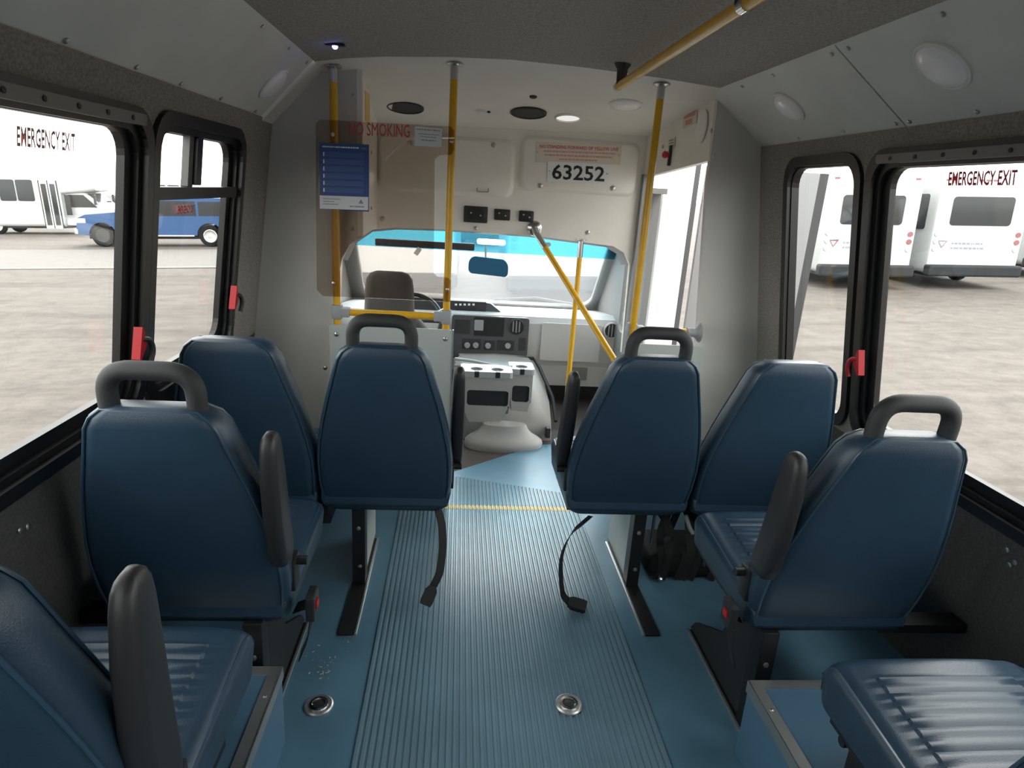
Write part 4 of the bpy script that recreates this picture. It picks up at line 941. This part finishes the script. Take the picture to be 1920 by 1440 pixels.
def wheelbox(x0, x1, y0, y1, inner, label):
    t = thing('wheel_housing', label, 'wheel housing', ((x0+x1)/2, (y0+y1)/2, 0)); L = Vector(t.location)
    bm = BM(); box(bm, Vector((x0, y0, 0))-L, Vector((x1, y1, HB))-L, .006); obj('box', bm, 'boxblue', t)
    xi = x1 if inner > 0 else x0
    bm = BM(); box(bm, Vector((min(xi, xi-inner*.028), y0, HB-.001))-L, Vector((max(xi, xi-inner*.028)+.0, y1, HB+.003))-L); box(bm, Vector((min(xi-.002, xi+inner*.003), y0, HB-.03))-L, Vector((max(xi-.002, xi+inner*.003), y1, HB+.003))-L); obj('edge_trim', bm, 'alu', t)
    bm = BM(); box(bm, Vector((x0, y1-.028, HB-.001))-L, Vector((x1, y1, HB+.0032))-L); obj('edge_trim', bm, 'alu', t)
    screws(t, [Vector((xi-inner*.014, y1-.1-k*.2, HB+.003))-L for k in range(5)], (0, 0, 1), .005)
wheelbox(xl(HB)+.002, -.405, .15, 1.375, 1, 'blue wheel housing box with aluminium edges under the rearmost left seat')
wheelbox(.795, xr(HB)-.002, .15, 1.32, -1, 'blue wheel housing box with aluminium edges under the rearmost right seat')
LZ = .045
def low_single(loc, arm, label):
    t = thing('single_seat', label, 'bus seat', loc, 'single seats by the windows')
    add_unit(t, 0, True, arm, armkw=dict(yb=.0, yt=-.01, zb=.50, zt=.885, xo=.228)); pan(t, -.20, .20)
    for lx in (-.15, .15):
        bm = BM(); box(bm, (lx-.02, .02, HB+.0045-LZ), (lx+.02, .38, .30), .002); obj('leg', bm, 'black', t)
low_single((-.630, .755, LZ), 1, 'blue vinyl single seat standing on the left wheel housing box')
low_single((1.050, .655, LZ), 0, 'blue vinyl single seat standing on the right wheel housing box')

# straps and hardware stowed under the right double seat
t = thing('tie_down_straps', 'heap of black tie down straps and hooks under the right double seat', 'straps', (.93, 2.16, 0)); L = Vector(t.location)
rnd = random.Random(11)
bm = BM(); box(bm, (-.15, -.03, 0.0), (.16, .20, .10), .03, 3); obj('belt_pouch', bm, 'webbing', t, True)
for k in range(7):
    a0 = rnd.uniform(-.14, .1); path = [(a0, -.04, .004), (a0+rnd.uniform(-.04, .06), -.05, .08+.02*k*.5), (a0+rnd.uniform(-.03, .05), -.02, .17+rnd.uniform(0, .05)), (a0+rnd.uniform(-.03, .08), .03, .27)]
    bm = BM(); ribbon(bm, arc_path(path, .04), .032, .0015, Vector((1, rnd.uniform(-.4, .4), 0))); obj('strap', bm, 'webbing', t)
bm = BM(); box(bm, (.055, -.06, .20), (.115, -.045, .285), .008); obj('reel_cover', bm, 'greyfit', t, True)
bm = BM(); lathe(bm, (-.10, -.05, .19), (0, -1, 0), [(.016, 0), (.016, .01), (.008, .014), (0, .014)], 12); obj('ratchet', bm, 'bumper', t, True)
bm = BM(); tube(bm, arc_path([(-.155, -.035, .16), (-.155, -.035, .29), (-.10, -.035, .285)], .02), .006, 6); obj('wire', bm, 'chrome', t)
bm = BM(); tube(bm, arc_path([(-.04, -.05, .29), (-.02, -.06, .24), (-.005, -.06, .22)], .02), .008, 6); obj('hook', bm, 'greyfit', t)
bm = BM(); lathe(bm, (-.105, -.05, .012), (0, -.5, 1), [(.010, 0), (.010, .012), (0, .014)], 10); obj('buckle_end', bm, 'chrome', t, True)

# ------------------------------------------------------------------ vehicles outside
def wheel(t, x, y, r, m='white', side=1, w=.22):
    bm = BM(); lathe(bm, (x, y, r), (0, side, 0), [(r*.62, -w/2), (r*.93, -w/2), (r, -w*.3), (r, w*.3), (r*.93, w/2), (r*.62, w/2)], 26); wh = obj('wheel', bm, 'tyre', t, True)
    bm = BM(); lathe(bm, (x, y, r), (0, side, 0), [(r*.63, w*.49), (r*.57, w*.56), (r*.5, w*.505), (r*.22, w*.53), (0, w*.54)], 20); obj('rim', bm, m, wh, True)
def shuttle(p, heading, label, wins_right=None, wins_left=None, rear=True, length=6.6, skirt='carpaint', body_z0=.38, door=None, emblem=True, group='white shuttle buses parked outside', roofh=2.92):
    """x forward from the back of the body (0) to length; cab hood ahead; y left"""
    t = thing('shuttle_bus', label, 'bus', group=group)
    hw = 1.18
    def sec(x, z0, z1, h=hw, rf=.16): return [Vector((x, u, v)) for u, v in rr(-h, z0, h, z1, rf, 4)]
    bm = BM(); loft(bm, [sec(0, body_z0, roofh-.02, hw-.03), sec(.05, body_z0, roofh), sec(length-1.6, body_z0, roofh), sec(length-1.55, .75, roofh)]); obj('body', bm, 'carpaint', t, True)
    bm = BM(); loft(bm, [sec(length-1.56, 1.95, roofh, hw, .14), sec(length-.55, 2.05, roofh-.02, hw-.05, .14), sec(length-.05, 2.15, roofh-.22, hw-.2, .14)]); obj('front_cap', bm, 'carpaint', t, True)
    # cab: side profile extruded
    cabp = [(length-1.56, .45), (length+1.05, .45), (length+1.12, .75), (length+1.05, 1.12), (length+.25, 1.30), (length-.55, 2.02), (length-1.56, 2.02)]
    bm = BM(); plate(bm, cabp, [], 1.96, lambda u, v, w: Vector((u, -.98+w, v))); obj('cab', bm, 'carpaint', t)
    dz = (2.02-1.30); dx = -.80
    bm = BM(); f_ = lambda a, b: Vector((length+.25+dx*b, a, 1.30+dz*b))+Vector((.012, 0, .014)); loft(bm, [[f_(-.86, .08), f_(.86, .08), f_(.80, .93), f_(-.80, .93)], [f_(-.86, .08)-Vector((.02, 0, .02)), f_(.86, .08)-Vector((.02, 0, .02)), f_(.80, .93)-Vector((.02, 0, .02)), f_(-.80, .93)-Vector((.02, 0, .02))]]); obj('windshield', bm, 'carwin', t)
    for s in (-1, 1):
        bm = BM(); plate(bm, [(length-1.35, 1.32), (length-.05, 1.32), (length-.62, 1.92), (length-1.35, 1.92)], [], .02, lambda u, v, w: Vector((u, s*(.975+w*.8), v))); obj('cab_window', bm, 'carwin', t)
        for x0, x1, z0, z1 in ((wins_right if s < 0 else wins_left) or []):
            bm = BM(); plate(bm, rr(x0, z0, x1, z1, .08), [], .03, lambda u, v, w: Vector((u, s*(hw-.012+w), v))); obj('window', bm, 'carwin', t)
        wheel(t, 1.9, s*.92, .39, 'white', s); wheel(t, length+.15, s*.86, .39, 'white', s)
    if door:
        x0, x1 = door
        for k in range(2):
            a_, b_ = x0+(x1-x0)*k/2, x0+(x1-x0)*(k+1)/2; bm = BM(); plate(bm, [(a_+.02, .30), (b_-.02, .30), (b_-.02, 2.55), (a_+.02, 2.55)], [rr(a_+.08, .45, b_-.08, 2.42, .03)], .035, lambda u, v, w: Vector((u, -hw+.006-w, v))); dl_ = obj('door_leaf', bm, 'carpaint', t)
            bm = BM(); plate(bm, rr(a_+.07, .44, b_-.07, 2.43, .03), [], .012, lambda u, v, w: Vector((u, -hw-.004-w, v))); obj('pane', bm, 'carwin', dl_)
        for a_ in (x0, x1, (x0+x1)/2):
            bm = BM(); box(bm, (a_-.02, -hw-.03, .3), (a_+.02, -hw+.01, 2.58)); obj('door_seal', bm, 'bumper', t)
        bm = BM(); plate(bm, [(x1+.25, .95), (x1+.50, .95), (x1+.50, 1.85), (x1+.25, 1.95)], [], .02, lambda u, v, w: Vector((u, -hw+.006-w, v))); obj('quarter_window', bm, 'carwin', t)
    # skirt panels and bumper
    if skirt != 'carpaint':
        for s in (-1, 1):
            bm = BM(); box(bm, (.1, s*hw-.02, body_z0-.02), (length-1.6, s*hw+.02, .80)); obj('skirt', bm, skirt, t)
    bm = BM(); box(bm, (.2, -1.0, .30), (length-1.5, 1.0, body_z0+.02)); obj('underframe', bm, 'bumper', t)
    if rear:
        bm = BM(); box(bm, (-.22, -hw-.02, .33), (.06, hw+.02, .62), .05); obj('rear_bumper', bm, 'bumper', t)
        bm = BM(); plate(bm, rr(-.78, 1.62, .78, 2.34, .09), [], .02, lambda u, v, w: Vector((.012-w, u, v))); obj('rear_window', bm, 'carwin', t)
        for s in (-1, 1):
            for k in range(3):
                bm = BM(); disc(bm, (.01, s*(hw-.14), 1.02+.19*k), (-1, 0, 0), .065, .03, 16); obj('tail_lamp', bm, 'tail' if (s < 0 and k > 0) else 'skirt', t)
        for yy in (-1.0, -.18, 0, .18, 1.0):
            bm = BM(); box(bm, (-.01, yy-.06, roofh-.20), (.04, yy+.06, roofh-.16)); obj('marker_lamp', bm, 'tail', t)
        if emblem:
            bm = BM(); loop = [(.72, 1.24), (1.0, 1.24), (.86, 1.02)]; plate(bm, loop, [[(.79, 1.20), (.93, 1.20), (.86, 1.09)]], .006, lambda u, v, w: Vector((.006-w, u, v))); obj('emblem', bm, 'redtext', t)
            bars('lettering', 'inkgrey', t, lambda u, v, w: Vector((-.004, .62-u, v)), [(0, .80, 1.14, .05), (0, .85, 1.02, .05)], 0)
    for x in (length-.3,):
        for s in (-1, 1):
            bm = BM(); box(bm, (x+.2, s*1.12-.09, 1.45), (x+.28, s*1.12+.09, 1.95), .03); obj('side_mirror', bm, 'blackplastic', t)
    place(t, p, heading); return t
hx = (math.cos(.10), math.sin(.10))
# left side: bus with door side towards us
gp_ = GR(125, 440); Lb_ = 6.6; off = Lb_-1.6
def base(p, heading, dx, dy=0): h = Vector((heading[0], heading[1], 0)).normalized(); s = Vector((-h.y, h.x, 0)); q = p-h*dx+s*dy; q.z = 0; return q - na*((q-G0).dot(na))/1.0 if False else q+Vector((0, 0, -((q-G0).dot(na))/na.z))
shuttle(base(gp_, hx, off, 1.18), hx, 'white shuttle bus behind the blue utility vehicle, passenger door side showing', wins_right=[(off-3.95+k*.74, off-3.28+k*.74, 1.60, 2.60) for k in range(0, 1)]+[(off-3.22, off-2.67, 1.60, 2.60), (off-2.62, off-1.92, 1.6, 2.6), (off-1.86, off-1.12, 1.6, 2.6)], door=(off-.84, off-.06), rear=True, emblem=False)
gp2 = GR(330, 425); shuttle(base(gp2, hx, 3.0, 1.18), hx, 'white shuttle bus parked farther off behind the blue utility vehicle', wins_right=[(1.2+k*.8, 1.9+k*.8, 1.6, 2.5) for k in range(4)], rear=False)
# right side: rears towards us
vd = Vector((.10, 1, 0))
for px, py, lab in ((1612, 541, 'white shuttle bus seen from the rear through the narrow right window'), (1811, 541, 'white shuttle bus seen from the rear through the large right window'), (1985, 522, 'white shuttle bus parked beyond the one in the large right window')):
    q = GR(px, py); shuttle(base(q, (vd.x, vd.y), 0, 0), (vd.x, vd.y), lab, wins_left=[(.35, 1.35, 1.5, 2.4), (1.5, 2.5, 1.5, 2.4), (2.7, 3.7, 1.5, 2.4)], wins_right=[(.35, 1.35, 1.5, 2.4)])
# ahead: side-on buses seen through the windshield
for px, py, lab in ((1055, 573, 'white shuttle bus standing ahead of the windshield right half, rear showing'), (752, 566, 'white shuttle bus standing ahead of the driver seat, rear showing'), (905, 462, 'white shuttle bus standing farther ahead between two others')):
    q = GR(px, py); shuttle(base(q, (.02, 1), 0, 0), (.02, 1), lab, emblem=False)

# blue utility vehicle
gf, gr_ = GR(203, 463), GR(397, 463); hp = (gf-gr_); wb = 4.0
t = thing('utility_vehicle', 'blue long utility vehicle with dark wheels parked beside the asphalt road', 'car')
# local x forward, origin at rear axle ground point, near side is the left (+y towards us)?  nose points left in view, near side = driver side
prof = [(-1.25, .62), (-1.28, 1.15), (-1.05, 1.82), (-.8, 1.92), (1.60, 1.95), (2.75, 1.93), (3.45, 1.34), (4.55, 1.24), (4.85, 1.10), (4.92, .70), (4.92, .50), (4.45, .48)]
def arch_pts(cx, r): return [(cx+r*math.cos(a), .45+r*math.sin(a)) for a in [math.radians(d_) for d_ in range(0, 181, 20)]]
loop = prof+arch_pts(wb, .50)+[(wb-.52, .45), (.52, .45)]+arch_pts(0, .50)+[(-.52, .52)]
bm = BM(); plate(bm, loop, [], 1.9, lambda u, v, w: Vector((u, -.95+w, v))); obj('body', bm, 'bluepaint', t)
for s in (-1, 1):
    for name, pts in (('side_window', [(-1.08, 1.24), (.35, 1.23), (.35, 1.78), (-.92, 1.78)]), ('side_window', [(.45, 1.23), (2.04, 1.22), (2.04, 1.80), (.45, 1.79)]), ('side_window', [(2.14, 1.22), (3.30, 1.25), (2.74, 1.80), (2.14, 1.80)])):
        bm = BM(); plate(bm, pts, [], .02, lambda u, v, w: Vector((u, s*(.945+w), v))); obj(name, bm, 'carwin', t)
    wheel(t, 0, s*.84, .43, 'alu', s, .26); wheel(t, wb, s*.84, .43, 'bumper', s, .26)
    bm = BM(); box(bm, (4.55, s*.93-.03, .92), (4.9, s*.93+.03, 1.10), .02); obj('headlamp', bm, 'signwhite', t)
    bm = BM(); box(bm, (.6, s*.95-.02, .42), (3.4, s*.95+.05, .47)); obj('side_step', bm, 'alu', t)
    bm = BM(); box(bm, (2.95, s*1.05-.1, 1.25), (3.10, s*1.05+.1, 1.5), .03); obj('side_mirror', bm, 'blackplastic', t)
bm = BM(); box(bm, (4.86, -.96, .46), (5.02, .96, .70), .04); obj('front_bumper', bm, 'chrome', t)
bm = BM(); box(bm, (-1.36, -.95, .52), (-1.22, .95, .72), .03); obj('rear_bumper', bm, 'chrome', t)
bm = BM(); box(bm, (4.86, -.62, .78), (4.95, .62, 1.08), .03); obj('grille', bm, 'chrome', t)
bm = BM(); box(bm, (-.6, -.7, .30), (4.6, .7, .52)); obj('underframe', bm, 'bumper', t)
hpn = Vector((hp.x, hp.y, 0)).normalized(); q = gr_+Vector((hpn.y, -hpn.x, 0))*.95; q.z -= (q-G0).dot(na)/na.z; place(t, q, (hp.x, hp.y))

# bare trees far off on the left
def tree(p, h, label, seed):
    t = thing('bare_tree', label, 'tree', group='bare trees on the horizon'); rnd = random.Random(seed); bm = BM()
    def br_(a, d_, ln, r, lv):
        b = a+d_*ln; tube(bm, [a, b], r, 5, rs=[r, r*.6])
        if lv == 0: return
        for k in range(3):
            nd = (d_+Vector((rnd.uniform(-.6, .6), rnd.uniform(-.6, .6), rnd.uniform(-.05, .5)))).normalized(); br_(a+d_*ln*rnd.uniform(.6, 1), nd, ln*rnd.uniform(.55, .8), r*.55, lv-1)
    br_(Vector((0, 0, 0)), Vector((0, 0, 1)), h*.35, .16, 4); obj('branches', bm, 'bark', t); place(t, p, (1, 0))
q = GR(68, 375); tree(q, 6.5, 'leafless tree rising behind the white bus with the passenger door', 2)
q = GR(12, 372); tree(q, 5.0, 'low leafless tree beyond the rear of the left white bus', 4)
